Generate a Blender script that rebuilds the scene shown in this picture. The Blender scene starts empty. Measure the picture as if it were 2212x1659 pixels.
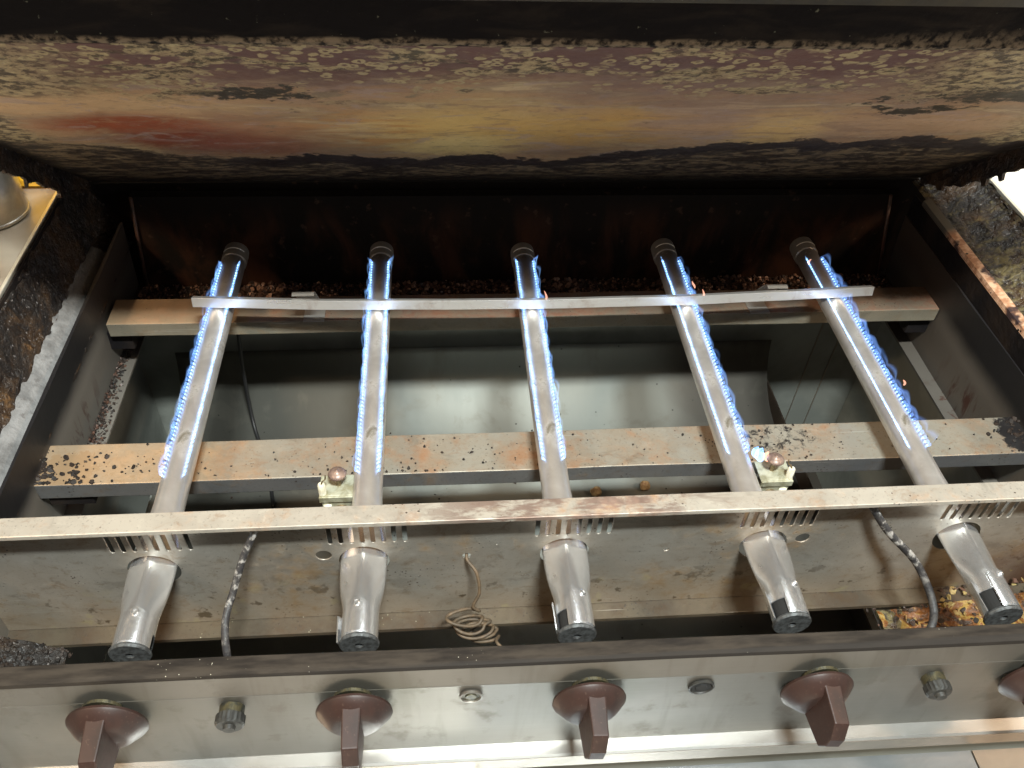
import bpy, bmesh, math, random
from mathutils import Vector, Matrix, noise as mnoise
random.seed(7)
R = math.radians
scene = bpy.context.scene

# ------------------------------------------------------------------ camera
cam_d = bpy.data.cameras.new('camera')
cam_d.sensor_width = 36.0
cam_d.lens = 36.0 * 1810.0 / 2212.0
cam_d.clip_start = 0.01
cam_d.clip_end = 50.0
cam = bpy.data.objects.new('camera', cam_d)
scene.collection.objects.link(cam)
cam.matrix_world = Matrix(((0.99632235, 0.02495335, -0.08197016, -0.08853759),
                           (-0.07583976, 0.70203033, -0.70809727, 0.0),
                           (0.03987614, 0.71170973, 0.70134096, 0.5355),
                           (0, 0, 0, 1)))
scene.camera = cam

# ------------------------------------------------------------------ world: a dim kitchen, warm at the left, brown below
w = bpy.data.worlds.new('World')
scene.world = w
w.use_nodes = True
nt = w.node_tree
bgn = nt.nodes['Background']
tc = nt.nodes.new('ShaderNodeTexCoord')
sx = nt.nodes.new('ShaderNodeSeparateXYZ')
nt.links.new(tc.outputs['Generated'], sx.inputs[0])
mr = nt.nodes.new('ShaderNodeMapRange')
mr.inputs[1].default_value = -0.8; mr.inputs[2].default_value = 0.8
nt.links.new(sx.outputs['X'], mr.inputs[0])
cr = nt.nodes.new('ShaderNodeValToRGB')
cr.color_ramp.elements[0].position = 0.0; cr.color_ramp.elements[0].color = (0.95, 0.74, 0.52, 1)
cr.color_ramp.elements[1].position = 1.0; cr.color_ramp.elements[1].color = (0.88, 0.84, 0.78, 1)
e = cr.color_ramp.elements.new(0.42); e.color = (0.58, 0.47, 0.36, 1)
e = cr.color_ramp.elements.new(0.58); e.color = (0.60, 0.62, 0.54, 1)
e = cr.color_ramp.elements.new(0.75); e.color = (0.50, 0.46, 0.36, 1)
nt.links.new(mr.outputs[0], cr.inputs[0])
mz = nt.nodes.new('ShaderNodeMapRange')
mz.inputs[1].default_value = -0.6; mz.inputs[2].default_value = 0.7
mz.inputs[3].default_value = 0.55; mz.inputs[4].default_value = 0.8
nt.links.new(sx.outputs['Z'], mz.inputs[0])
nt.links.new(cr.outputs[0], bgn.inputs['Color'])
ml = nt.nodes.new('ShaderNodeMath'); ml.operation = 'MULTIPLY'; ml.inputs[1].default_value = 0.16
nt.links.new(mz.outputs[0], ml.inputs[0])
def wm(op, a, b):
    n = nt.nodes.new('ShaderNodeMath'); n.operation = op
    for i_, q in enumerate((a, b)):
        if q is None: continue
        if isinstance(q, (int, float)): n.inputs[i_].default_value = q
        else: nt.links.new(q, n.inputs[i_])
    return n.outputs[0]
def wr(v, lo, hi):
    n = nt.nodes.new('ShaderNodeMapRange'); n.interpolation_type = 'SMOOTHSTEP'
    nt.links.new(v, n.inputs[0]); n.inputs[1].default_value = lo; n.inputs[2].default_value = hi
    return n.outputs[0]
side = wm('MULTIPLY', wr(wm('ABSOLUTE', sx.outputs['X'], None), 0.62, 0.78), wm('MULTIPLY', wr(sx.outputs['Z'], 0.10, 0.16), wm('SUBTRACT', 1.0, wr(sx.outputs['Z'], 0.34, 0.42))))
st_ = wm('ADD', ml.outputs[0], wm('MULTIPLY', side, 1.9))
nt.links.new(st_, bgn.inputs['Strength'])

# ------------------------------------------------------------------ lamps of the kitchen, and an added front fill
def area(name, loc, target, size, sy, power, color):
    d = bpy.data.lights.new(name, 'AREA')
    d.shape = 'RECTANGLE'; d.size = size; d.size_y = sy; d.energy = power; d.color = color
    o = bpy.data.objects.new(name, d); scene.collection.objects.link(o)
    o.location = loc
    v = Vector(target) - Vector(loc)
    o.rotation_euler = v.to_track_quat('-Z', 'Y').to_euler()
    return o
area('ceiling_light_main', (0.12, -0.355, 1.75), (0.05, 0.45, 0.0), 0.34, 0.10, 80.0, (0.93, 1.0, 0.97))
area('ceiling_light_rear', (0.42, 1.02, 1.80), (0.2, 0.25, 0.0), 0.62, 0.30, 20.0, (0.93, 1.0, 1.0))
area('warm_light_left', (-1.00, 0.08, 0.98), (-0.25, 0.45, 0.0), 0.13, 0.13, 8.5, (1.0, 0.74, 0.48))
area('warm_light_right', (1.15, 0.10, 0.98), (0.3, 0.45, 0.0), 0.13, 0.13, 6.5, (1.0, 0.72, 0.48))
area('lid_fill_front', (0.0, -1.3, -0.50), (0.0, 0.6, 0.20), 1.6, 0.3, 12.0, (1.0, 0.86, 0.68))  # added fill, low in front, to brighten the lid underside

scene.view_settings.view_transform = 'Standard'
scene.view_settings.look = 'None'
scene.view_settings.exposure = 0.0
scene.view_settings.gamma = 1.0
scene.view_settings.use_curve_mapping = False
scene.cycles.transparent_max_bounces = 48
scene.cycles.max_bounces = 8
scene.cycles.sample_clamp_indirect = 6.0

# ------------------------------------------------------------------ node helpers
class S:
    """one socket in a material with arithmetic"""
    def __init__(s, g, o): s.g, s.o = g, o
    def _m(s, op, b, rev=False):
        n = s.g.n('ShaderNodeMath'); n.operation = op
        a, c = (b, s) if rev else (s, b)
        s.g.put(n.inputs[0], a); s.g.put(n.inputs[1], c)
        return S(s.g, n.outputs[0])
    def __add__(s, b): return s._m('ADD', b)
    __radd__ = __add__
    def __sub__(s, b): return s._m('SUBTRACT', b)
    def __rsub__(s, b): return s._m('SUBTRACT', b, True)
    def __mul__(s, b): return s._m('MULTIPLY', b)
    __rmul__ = __mul__
    def __truediv__(s, b): return s._m('DIVIDE', b)
    def __pow__(s, b): return s._m('POWER', b)
    def mx(s, b): return s._m('MAXIMUM', b)
    def mn(s, b): return s._m('MINIMUM', b)
    def abs(s):
        n = s.g.n('ShaderNodeMath'); n.operation = 'ABSOLUTE'; s.g.put(n.inputs[0], s); return S(s.g, n.outputs[0])

class G:
    def __init__(g, name, metallic=0.0, rough=0.5, color=(0.5, 0.5, 0.5)):
        g.m = bpy.data.materials.new(name); g.m.use_nodes = True
        g.t = g.m.node_tree
        g.b = g.t.nodes['Principled BSDF']
        g.out = g.t.nodes['Material Output']
        g.b.inputs['Metallic'].default_value = metallic
        g.b.inputs['Roughness'].default_value = rough
        g.b.inputs['Base Color'].default_value = (*color, 1)
        c = g.n('ShaderNodeTexCoord'); g.co = S(g, c.outputs['Object'])
        sp = g.n('ShaderNodeSeparateXYZ'); g.t.links.new(c.outputs['Object'], sp.inputs[0])
        g.x, g.y, g.z = (S(g, sp.outputs[i]) for i in range(3))
    def n(g, k): return g.t.nodes.new(k)
    def put(g, inp, v):
        if isinstance(v, S): g.t.links.new(v.o, inp)
        elif isinstance(v, (tuple, list)): inp.default_value = (*v, 1) if len(v) == 3 and len(inp.default_value) == 4 else v
        else: inp.default_value = v
    def set(g, k, v): g.put(g.b.inputs[k], v)
    def vec(g, x, y, z=0.0):
        n = g.n('ShaderNodeCombineXYZ')
        for i, v in enumerate((x, y, z)): g.put(n.inputs[i], v)
        return S(g, n.outputs[0])
    def scale(g, sx_, sy_, sz_): return g.vec(g.x * sx_, g.y * sy_, g.z * sz_)
    def noise(g, scale, detail=4, rough=0.55, dist=0.0, co=None, off=0.0):
        n = g.n('ShaderNodeTexNoise')
        n.inputs['Scale'].default_value = scale; n.inputs['Detail'].default_value = detail
        n.inputs['Roughness'].default_value = rough; n.inputs['Distortion'].default_value = dist
        c = co or g.co
        if off:
            mp = g.n('ShaderNodeMapping'); mp.inputs['Location'].default_value = (off, off * 1.7, off * 0.3)
            g.put(mp.inputs[0], c); c = S(g, mp.outputs[0])
        g.put(n.inputs['Vector'], c)
        return S(g, n.outputs['Fac'])
    def vor(g, scale, co=None, out='Distance', rnd=1.0, off=0.0):
        n = g.n('ShaderNodeTexVoronoi'); n.inputs['Scale'].default_value = scale
        n.inputs['Randomness'].default_value = rnd
        c = co or g.co
        if off:
            mp = g.n('ShaderNodeMapping'); mp.inputs['Location'].default_value = (off, off * 1.7, off * 0.3)
            g.put(mp.inputs[0], c); c = S(g, mp.outputs[0])
        g.put(n.inputs['Vector'], c)
        return S(g, n.outputs[out])
    def sm(g, lo, hi, v, a=0.0, b=1.0):
        n = g.n('ShaderNodeMapRange'); n.interpolation_type = 'SMOOTHSTEP'
        inv = lo > hi
        if inv: lo, hi, a, b = hi, lo, b, a
        g.put(n.inputs[0], v)
        for i, q in enumerate((lo, hi, a, b)): n.inputs[i + 1].default_value = q
        return S(g, n.outputs[0])
    def mix(g, f, a, b):
        n = g.n('ShaderNodeMix'); n.data_type = 'RGBA'
        g.put(n.inputs[0], f); g.put(n.inputs[6], a); g.put(n.inputs[7], b)
        return S(g, n.outputs[2])
    def blob(g, u, v, cx, cy, rx, ry, soft=0.4):
        a = (u - cx) / rx; b = (v - cy) / ry
        d = (a * a + b * b) ** 0.5
        return g.sm(1 + soft, 1 - soft, d)
    def bump(g, h, strength=0.5, dist=0.001):
        n = g.n('ShaderNodeBump'); n.inputs['Strength'].default_value = strength
        n.inputs['Distance'].default_value = dist
        g.put(n.inputs['Height'], h); g.t.links.new(n.outputs[0], g.b.inputs['Normal'])

# ------------------------------------------------------------------ materials
def m_steel(name, c1, c2, rust, metallic=0.6, rough=0.38, rustamt=0.5, spots=0.5, brush=(6, 200, 200), dark=(0.03, 0.022, 0.016), extra=None, blot=14.0):
    g = G(name, metallic, rough)
    big = g.noise(blot, 5, 0.62, 0.4)
    med = g.noise(90, 5, 0.6, 0.3, off=3)
    br = g.noise(1.0, 3, 0.6, co=g.scale(*brush), off=5)
    col = g.mix(g.sm(0.35, 0.65, big), c1, c2)
    rmask = (g.sm(0.62 - 0.2 * rustamt, 0.78 - 0.15 * rustamt, big * 0.6 + med * 0.4 + 0.04)) * 0.9
    col = g.mix(rmask, col, rust)
    fine = g.noise(420, 3, 0.7, off=9)
    col = g.mix(g.sm(0.58, 0.72, fine) * 0.35, col, dark)
    cl = g.sm(0.56 - 0.12 * spots, 0.66, g.noise(22, 3, 0.6, off=13))
    sp = g.sm(0.30, 0.20, g.vor(260, out='Distance', off=2) + g.noise(600, 2) * 0.12) * cl
    col = g.mix(sp, col, dark)
    met = 1.0 - rmask * 0.7 - sp
    mt = g.noise(1, 6, 0.72, 0.5, co=g.scale(70, 95, 95), off=91)
    gr = g.noise(1, 5, 0.7, 0.6, co=g.scale(24, 46, 46), off=57)
    col = g.mix(g.sm(0.53, 0.68, mt) * 0.42, col, rust)
    col = g.mix(g.sm(0.44, 0.36, mt) * 0.16, col, tuple(min(0.9, q * 1.45) for q in c1))
    col = g.mix(g.sm(0.56, 0.70, gr) * 0.30, col, tuple(q * 0.35 for q in c2))
    pin = g.sm(0.20, 0.12, g.vor(170, off=61) + med * 0.10) * g.sm(0.46, 0.56, g.noise(11, 3, off=83))
    col = g.mix(pin * min(1.0, spots * 2.0), col, dark)
    scr = g.sm(0.70, 0.74, g.noise(1.0, 2, 0.5, co=g.scale(9, 700, 700), off=33)) * g.sm(0.45, 0.6, g.noise(7, 2, off=6))
    col = g.mix(scr * 0.4, col, (0.7, 0.67, 0.6))
    if extra: col, met2 = extra(g, col, med); met = met * met2
    g.set('Base Color', col)
    g.set('Metallic', met.mx(0.0) * metallic)
    g.set('Roughness', (rough - 0.1) + br * 0.2 + rmask * 0.25)
    g.bump(br * 0.35 + fine * 0.25 + sp * 1.5 + rmask * 0.6, 0.35, 0.0006)
    return g.m

def beam_extra(places, back=None):
    def f(g, col, med):
        if back: col = g.mix(g.sm(-0.006, 0.008, g.y - back + (g.noise(60, 5, 0.7, 0.4, off=97) - 0.5) * 0.03) * 0.75, col, (0.075, 0.045, 0.03))
        n1 = g.noise(130, 5, 0.7, 0.6, off=21); n2 = g.noise(38, 4, 0.6, 0.5, off=7)
        m = None
        for cx, cy, rx, ry, amt in places:
            b = g.blob(g.x + n2 * 0.03 - 0.015, g.y + n2 * 0.02 - 0.01, cx, cy, rx, ry, 0.55) * amt
            m = b if m is None else m.mx(b)
        s = g.sm(0.62, 0.72, m * 0.42 + n1 * 0.55 + 0.04)
        col = g.mix(s, col, (0.014, 0.012, 0.012))
        fl = g.sm(0.19, 0.13, g.vor(95, off=4) + med * 0.22) * g.sm(.50, .58, g.noise(19, 3, off=77))
        col = g.mix(g.sm(-0.22, -0.34, g.x + (n2 - .5) * .1) * 0.5, col, (0.55, 0.36, 0.20))  # peach light of the left warm lamp painted into the left beam end
        col = g.mix(fl, col, (0.012, 0.01, 0.01))
        return col, 1.0 - (s.mx(fl))
    return f
M = {}
def simple(name, c1, c2, metallic, rough, sc=80, bumpd=0.0006, bs=0.4):
    g = G(name, metallic, rough)
    n1 = g.noise(sc, 5, 0.62, 0.4)
    g.set('Base Color', g.mix(g.sm(0.38, 0.64, n1), c1, c2)); g.set('Roughness', rough - 0.08 + n1 * 0.16)
    g.bump(n1, bs, bumpd)
    return g.m
M['beam_face'] = m_steel('bare_grey_shaded_beam_face', (0.17, 0.17, 0.175), (0.21, 0.205, 0.20), (0.16, 0.11, 0.07), 0.5, 0.4, 0.2, 0.1)  # bare steel, also darkened for the shade on the beam's upright faces
M['beam_rear_face'] = m_steel('olive_grey_beam_face', (0.24, 0.21, 0.16), (0.28, 0.25, 0.19), (0.24, 0.16, 0.09), 0.3, 0.5, 0.3, 0.1)
M['beam_front'] = m_steel('burned_tan_steel', (0.33, 0.305, 0.255), (0.31, 0.25, 0.185), (0.25, 0.13, 0.065), 0.4, 0.45, 0.5, 0.2,
                          extra=beam_extra([(-0.405, .475, .028, .028, 1.25), (-0.35, .48, .05, .03, 0.75), (0.215, .49, .05, .025, 0.8), (0.10, .495, .03, .02, 0.55), (0.455, .485, .035, .035, 1.2)]))
M['beam_rear'] = m_steel('burned_brown_steel', (0.24, 0.19, 0.14), (0.28, 0.225, 0.165), (0.26, 0.12, 0.07), 0.3, 0.55, 0.8, 0.3,
                         extra=beam_extra([(-0.40, .70, .05, .014, 0.9), (-0.33, .70, .03, .014, 0.75), (0.30, .70, .03, .012, 0.6)], back=0.690))
def plate_extra(g, col, med):
    n2 = g.noise(17, 5, 0.65, 0.5, off=31)
    low = g.sm(0.0, -0.075, g.z + (n2 - 0.5) * 0.07)
    col = g.mix(low * 0.55, col, (0.20, 0.125, 0.055))
    sp = g.sm(0.60, 0.68, g.noise(75, 4, 0.6, off=41)) * low
    col = g.mix(sp * 0.85, col, (0.07, 0.045, 0.02))
    yl = g.sm(0.60, 0.70, g.noise(40, 3, 0.6, off=51)) * low
    col = g.mix(yl * 0.5, col, (0.42, 0.36, 0.2))
    rc = g.sm(0.31, 0.44, g.x + (n2 - .5) * 0.12) * g.sm(-0.0, -0.045, g.z)
    col = g.mix(rc, col, (0.11, 0.035, 0.012))
    rc2 = g.sm(0.60, 0.68, g.noise(60, 4, off=61)) * g.sm(0.34, 0.42, g.x) * g.sm(-0.02, -0.06, g.z)
    col = g.mix(rc2, col, (0.45, 0.34, 0.09))
    sc = g.sm(0.735, 0.75, g.noise(1.0, 2, 0.5, co=g.scale(14, 10, 1100), off=71)) * g.sm(.45, .6, g.noise(9, 2, off=4))
    col = g.mix(sc * 0.5, col, (0.75, 0.72, 0.66))
    return col, 1.0 - low * 0.55
M['plate'] = m_steel('stained_plate_steel', (0.50, 0.47, 0.42), (0.42, 0.37, 0.31), (0.24, 0.15, 0.07), 0.65, 0.42, 0.35, 0.25, extra=plate_extra, blot=9)
M['flange'] = m_steel('worn_flange_steel', (0.64, 0.59, 0.51), (0.52, 0.475, 0.41), (0.34, 0.20, 0.11), 0.55, 0.40, 0.4, 0.1,
                        extra=lambda g, col, med: (g.mix(g.sm(0.44, 0.58, g.noise(1, 5, 0.65, 0.4, co=g.scale(30, 90, 90), off=19)) * g.blob(g.x, g.y * 0.0, 0.0, 0.0, 0.10, 1.0, 0.5) * 0.8, col, (0.24, 0.15, 0.12)), 1.0 - g.z * 0))
M['bottom_flange'] = m_steel('dirty_flange_steel', (0.095, 0.075, 0.05), (0.065, 0.05, 0.036), (0.06, 0.034, 0.015), 0.3, 0.5, 0.6, 1.0,
                             extra=lambda g, col, med: (g.mix(g.sm(0.13, 0.07, g.vor(210, off=8) + med * 0.05) * g.sm(.52, .6, g.noise(9, off=3)), col, (0.6, 0.6, 0.45)), 1.0 - g.z * 0))
M['panel'] = None
def mk_panel():
    g = G('brushed_panel_steel', 0.75, 0.4)
    br = g.noise(1.0, 4, 0.65, co=g.scale(3, 300, 900))
    bl = g.noise(7, 4, 0.6, 0.4, off=5)
    col = g.mix(g.sm(0.3, 0.7, bl), (0.165, 0.155, 0.138), (0.225, 0.215, 0.195))
    sm_ = g.sm(0.56, 0.70, g.noise(45, 5, 0.6, off=15)) * 0.45
    dr = g.noise(1, 4, 0.6, 0.3, co=g.scale(60, 10, 7), off=25)
    col = g.mix(g.sm(0.52, 0.70, dr) * 0.4, col, (0.13, 0.115, 0.095))
    col = g.mix(sm_, col, (0.115, 0.10, 0.08))
    for kx in (-0.302, -0.150, 0.001, 0.153, 0.305):      # darker halo round each knob, set slightly above its centre
        h = g.blob(g.x + bl * 0.02 - 0.01, g.z + bl * 0.02 - 0.01, kx + 0.006, 0.014, 0.034, 0.020, 0.5)
        col = g.mix(h * 0.4, col, (0.10, 0.10, 0.075))
    g.set('Base Color', col)
    g.set('Roughness', 0.41 + br * 0.12 + sm_ * 0.2)
    g.set('Metallic', 0.80 - sm_ * 0.2)
    g.bump(br, 0.12, 0.0004)
    return g.m
M['panel'] = mk_panel()
def mk_ledge():
    g = G('worn_bright_edge_steel', 0.9, 0.2)
    v = g.noise(1, 3, 0.5, co=g.scale(60, 100, 100))
    wv = g.sm(0.52, 0.60, g.noise(1, 4, 0.6, 0.6, co=g.scale(75, 160, 160), off=3))
    g.set('Base Color', g.mix(wv, (0.80, 0.78, 0.74), (0.84, 0.82, 0.79)))
    g.set('Roughness', 0.25 + v * 0.02)
    return g.m
M['ledge'] = mk_ledge()
def mk_rail():
    g = G('dark_grimy_rail', 0.0, 0.5)
    n1 = g.noise(1, 5, 0.6, co=g.scale(30, 160, 160)); n2 = g.noise(60, 4, off=3)
    col = g.mix(g.sm(0.3, 0.7, n1), (0.017, 0.014, 0.012), (0.042, 0.034, 0.027))
    fl = g.sm(0.15, 0.09, g.vor(330) + n2 * 0.06) * g.sm(0.55, 0.62, g.noise(14, off=8))
    col = g.mix(fl, col, (0.6, 0.56, 0.45))
    dl = g.sm(0.2502, 0.2485, g.y + (n2 - .5) * 0.002)
    col = g.mix(dl * 0.75, col, (0.025, 0.022, 0.02))
    g.set('Base Color', col); g.set('Roughness', 0.5 + n1 * 0.25); g.set('Specular IOR Level', 0.08)
    g.bump(n2 + fl, 0.3, 0.0008)
    return g.m
M['rail'] = mk_rail()
def mk_soot(name='greasy_soot', warm=0.5, wet=0.3, yellow=0.0):
    g = G(name, 0.0, 0.45)
    n1 = g.noise(28, 6, 0.65, 0.8); n2 = g.noise(110, 5, 0.65, 0.4, off=5); n3 = g.noise(9, 3, off=9)
    col = g.mix(g.sm(0.42, 0.62, n1), (0.016, 0.012, 0.010), (0.05, 0.028, 0.014))
    col = g.mix(g.sm(0.60, 0.70, n1 * 0.6 + n2 * 0.45) * warm, col, (0.22, 0.105, 0.025))
    if yellow: col = g.mix(g.sm(0.60 - yellow * 0.1, 0.66, n2 * 0.7 + n3 * 0.35), col, (0.15, 0.12, 0.05))
    col = g.mix(g.sm(0.63, 0.70, g.noise(330, 3, off=11)), col, (0.22, 0.20, 0.19))
    g.set('Base Color', col)
    g.set('Roughness', g.sm(0.35, 0.7, n2, wet, 0.75))
    g.bump(n1 * 1.2 + n2 * 0.9 + g.noise(330, 3, off=2) * 0.25, 1.0, 0.004)
    return g.m
M['soot'] = mk_soot()
M['soot_yellow'] = mk_soot('yellow_baked_grease', 0.8, 0.25, 1.0)
def mk_sy2():
    g = G('greasy_food_crust', 0.0, 0.4)
    n1 = g.noise(55, 6, 0.68, 0.6); n2 = g.noise(140, 4, 0.6, off=5)
    col = g.mix(g.sm(0.42, 0.50, n1), (0.035, 0.018, 0.010), (0.16, 0.06, 0.015))
    col = g.mix(g.sm(0.53, 0.57, n1), col, (0.30, 0.19, 0.05))
    col = g.mix(g.sm(0.60, 0.65, n1 * 0.5 + n2 * 0.5), col, (0.46, 0.40, 0.19))
    g.set('Base Color', col); g.bump(n1 + n2 * 0.6, 1.0, 0.004)
    return g.m
M['soot_yellow2'] = mk_sy2()
def mk_black():
    g = G('flat_soot', 0.0, 0.7)
    n1 = g.noise(20, 5, 0.6, 0.4)
    col = g.mix(g.sm(0.4, 0.7, n1), (0.008, 0.007, 0.008), (0.022, 0.016, 0.013))
    g.set('Base Color', col); g.set('Specular IOR Level', 0.15); g.bump(g.noise(140, 5), 0.5, 0.002)
    return g.m
M['black'] = mk_black()
def mk_ash():
    g = G('grey_ash', 0.0, 0.85)
    n1 = g.noise(45, 6, 0.65, 0.3); n2 = g.noise(170, 4, 0.6, off=4)
    col = g.mix(g.sm(0.3, 0.7, n1), (0.13, 0.125, 0.122), (0.27, 0.26, 0.255))
    col = g.mix(g.sm(0.60, 0.72, n2) * 0.6, col, (0.10, 0.09, 0.085))
    col = g.mix(g.sm(0.56, 0.75, g.y), col, (0.13, 0.115, 0.10))
    g.set('Base Color', col); g.bump(n1 + n2 * 0.6, 0.9, 0.002)
    return g.m
M['ash'] = mk_ash()
def mk_sidewall(name, sgn):
    g = G(name, 0.35, 0.5)
    n1 = g.noise(16, 5, 0.6, 0.4); n2 = g.noise(1, 5, 0.65, 0.5, co=g.scale(60, 90, 24), off=6)
    col = g.mix(n1, (0.17, 0.155, 0.135), (0.25, 0.23, 0.20))
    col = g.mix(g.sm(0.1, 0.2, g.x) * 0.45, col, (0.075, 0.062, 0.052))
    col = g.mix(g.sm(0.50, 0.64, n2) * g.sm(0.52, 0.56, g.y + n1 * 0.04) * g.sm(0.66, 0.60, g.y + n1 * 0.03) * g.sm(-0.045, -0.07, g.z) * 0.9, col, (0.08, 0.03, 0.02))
    col = g.mix(g.sm(-0.045, -0.018, g.z + (n1 - .5) * 0.012), col, (0.010, 0.009, 0.010))  # shadow of the step under the rim, painted as a black band
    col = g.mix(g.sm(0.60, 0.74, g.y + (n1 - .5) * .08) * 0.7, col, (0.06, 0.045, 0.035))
    g.set('Base Color', col); g.set('Metallic', g.sm(-0.02, -0.06, g.z) * 0.35)
    g.bump(n1 * 0.4 + n2 * 0.4, 0.4, 0.001)
    return g.m
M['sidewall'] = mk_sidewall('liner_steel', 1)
def mk_backwall():
    g = G('sooty_back_liner', 0.0, 0.55)
    n1 = g.noise(1, 5, 0.6, 0.5, co=g.scale(22, 10, 9)); n2 = g.noise(70, 5, off=3)
    col = g.mix(g.sm(0.42, 0.68, n1), (0.014, 0.011, 0.009), (0.060, 0.026, 0.015))
    col = g.mix(g.sm(-0.02, 0.045, g.z), col, (0.012, 0.010, 0.009))
    col = g.mix(g.sm(0.62, 0.7, n2) * 0.4, col, (0.10, 0.06, 0.04))
    g.set('Base Color', col); g.set('Specular IOR Level', 0.1); g.set('Roughness', 0.8); g.bump(n2, 0.5, 0.0015)
    return g.m
M['backwall'] = mk_backwall()
def mk_traysteel():
    g = G('drip_cabinet_steel', 0.3, 0.40)
    n1 = g.noise(6, 4, 0.6, 0.4); n2 = g.noise(1, 4, 0.6, co=g.scale(120, 40, 10), off=4)
    col = g.mix(n1, (0.25, 0.265, 0.245), (0.36, 0.38, 0.355))
    col = g.mix(g.sm(-0.06, -0.24, g.x + (n1 - .5) * 0.20) * 0.88, col, (0.10, 0.095, 0.08))  # light falling off to the left, painted as darker steel
    col = g.mix(g.sm(0.15, 0.24, g.x + (n1 - .5) * 0.12) * 0.85, col, (0.10, 0.085, 0.07))  # dim right end, its shade likewise put into the colour
    col = g.mix(g.sm(0.52, 0.66, g.noise(1, 4, 0.6, 0.3, co=g.scale(30, 30, 5), off=14)) * 0.35, col, (0.20, 0.19, 0.16))
    sp = g.sm(0.16, 0.09, g.vor(70, off=3) + g.noise(200) * 0.10) * g.sm(0.5, 0.56, g.noise(12, off=9))
    col = g.mix(sp, col, (0.03, 0.03, 0.028))
    g.set('Base Color', col); g.set('Roughness', 0.60 + n2 * 0.16); g.set('Metallic', 0.35 - sp * 0.3)
    g.bump(n2, 0.1, 0.0005)
    return g.m
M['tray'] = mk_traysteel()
def mk_tube():
    g = G('heat_tinted_tube_steel', 0.8, 0.34)
    n1 = g.noise(26, 5, 0.6, 0.5); n2 = g.noise(240, 3, 0.6, off=3); n3 = g.noise(1, 3, 0.5, co=g.scale(900, 18, 900), off=8)
    col = g.mix(g.sm(0.3, 0.7, n1), (0.64, 0.61, 0.58), (0.80, 0.78, 0.76))
    col = g.mix(g.sm(0.57, 0.68, n1 * 0.8 + n2 * 0.2), col, (0.36, 0.33, 0.27))
    y = g.y + n1 * 0.03
    soot = g.sm(0.385, 0.425, y)  # soot, with the lid's shadow over the rear tube end mixed in
    col = g.mix(soot * 0.85, col, (0.13, 0.11, 0.10))
    fl = g.sm(0.64, 0.70, n2)
    col = g.mix(fl * 0.4, col, (0.8, 0.78, 0.74))
    g.set('Base Color', col)
    g.set('Metallic', 0.78 - soot * 0.4)
    g.set('Roughness', 0.27 + n2 * 0.12 + soot * 0.2 + g.sm(.5, .65, n1) * 0.12 + n3 * 0.05)
    g.bump(n2 * 0.5 + n1 * 0.6, 0.25, 0.0006)
    return g.m
M['tube'] = mk_tube()
def mk_cast():
    g = G('aluminised_venturi_steel', 0.9, 0.34)
    n1 = g.noise(60, 5, 0.6, 0.4); n2 = g.noise(500, 3, off=3)
    col = g.mix(n1, (0.82, 0.83, 0.85), (0.95, 0.95, 0.96))
    n3 = g.noise(190, 5, 0.65, 0.5, off=12)
    col = g.mix(g.sm(0.52, 0.70, n1 * 0.8 + n3 * 0.2) * 0.4, col, (0.5, 0.5, 0.51))
    g.set('Base Color', col); g.set('Roughness', 0.20 + n1 * 0.10)
    g.bump(g.noise(42, 3, off=5), 0.35, 0.0012)
    return g.m
M['venturi'] = mk_cast()
M['venturi_dark'] = simple('dark_flange_iron', (0.15, 0.16, 0.165), (0.07, 0.07, 0.07), 0.6, 0.5, 260)
M['cap'] = G('sooty_end_cap', 0.3, 0.45, (0.20, 0.18, 0.16)).m
M['cap_line'] = G('bright_crimp_line', 0.3, 0.4, (0.9, 0.88, 0.8)).m
M['hole'] = G('dark_interior', 0.0, 0.9, (0.012, 0.012, 0.012)).m
def mk_bar():
    g = G('polished_angle_steel', 0.75, 0.28)
    n1 = g.noise(1, 4, 0.6, co=g.scale(10, 300, 300)); n2 = g.noise(34, 5, 0.65, 0.6, off=4)
    col = g.mix(g.sm(0.5, 0.7, n2), (0.88, 0.87, 0.85), (0.70, 0.64, 0.60))
    g.set('Base Color', col); g.set('Roughness', 0.22 + n1 * 0.15); g.bump(n1, 0.15, 0.0004)
    return g.m
M['bar'] = mk_bar()
M['clip'] = G('grey_clip_steel', 0.5, 0.42, (0.42, 0.40, 0.37)).m
def mk_knob():
    g = G('brown_bakelite', 0.0, 0.32)
    n1 = g.noise(60, 4, 0.6, 0.4); n2 = g.noise(500, 3, off=4)
    col = g.mix(g.sm(0.4, 0.7, n1), (0.031, 0.0145, 0.0112), (0.020, 0.0105, 0.0085))
    col = g.mix(g.sm(0.62, 0.7, n2) * 0.08, col, (0.30, 0.2, 0.15))
    g.set('Base Color', col); g.set('Roughness', 0.38 + n1 * 0.22); g.set('Specular IOR Level', 0.35); g.bump(n2 + n1 * 2, 0.15, 0.0003)
    return g.m
M['knob'] = mk_knob()
M['brass'] = simple('grimy_brass', (0.07, 0.06, 0.03), (0.02, 0.022, 0.018), 0.4, 0.5, 200)
M['stud'] = simple('dirty_steel_stud', (0.030, 0.030, 0.027), (0.012, 0.012, 0.011), 0.1, 0.55, 150)
M['ceramic'] = simple('white_ceramic', (0.78, 0.76, 0.66), (0.60, 0.56, 0.42), 0.0, 0.4, 90)
M['bracket'] = simple('corroded_zinc', (0.52, 0.52, 0.40), (0.30, 0.28, 0.18), 0.4, 0.5, 110)
M['hood'] = simple('heat_blued_hood', (0.26, 0.18, 0.145), (0.15, 0.10, 0.085), 0.25, 0.42, 120)
M['pipe'] = simple('brown_brass_pipe', (0.22, 0.16, 0.09), (0.12, 0.09, 0.05), 0.6, 0.42, 100)
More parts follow.
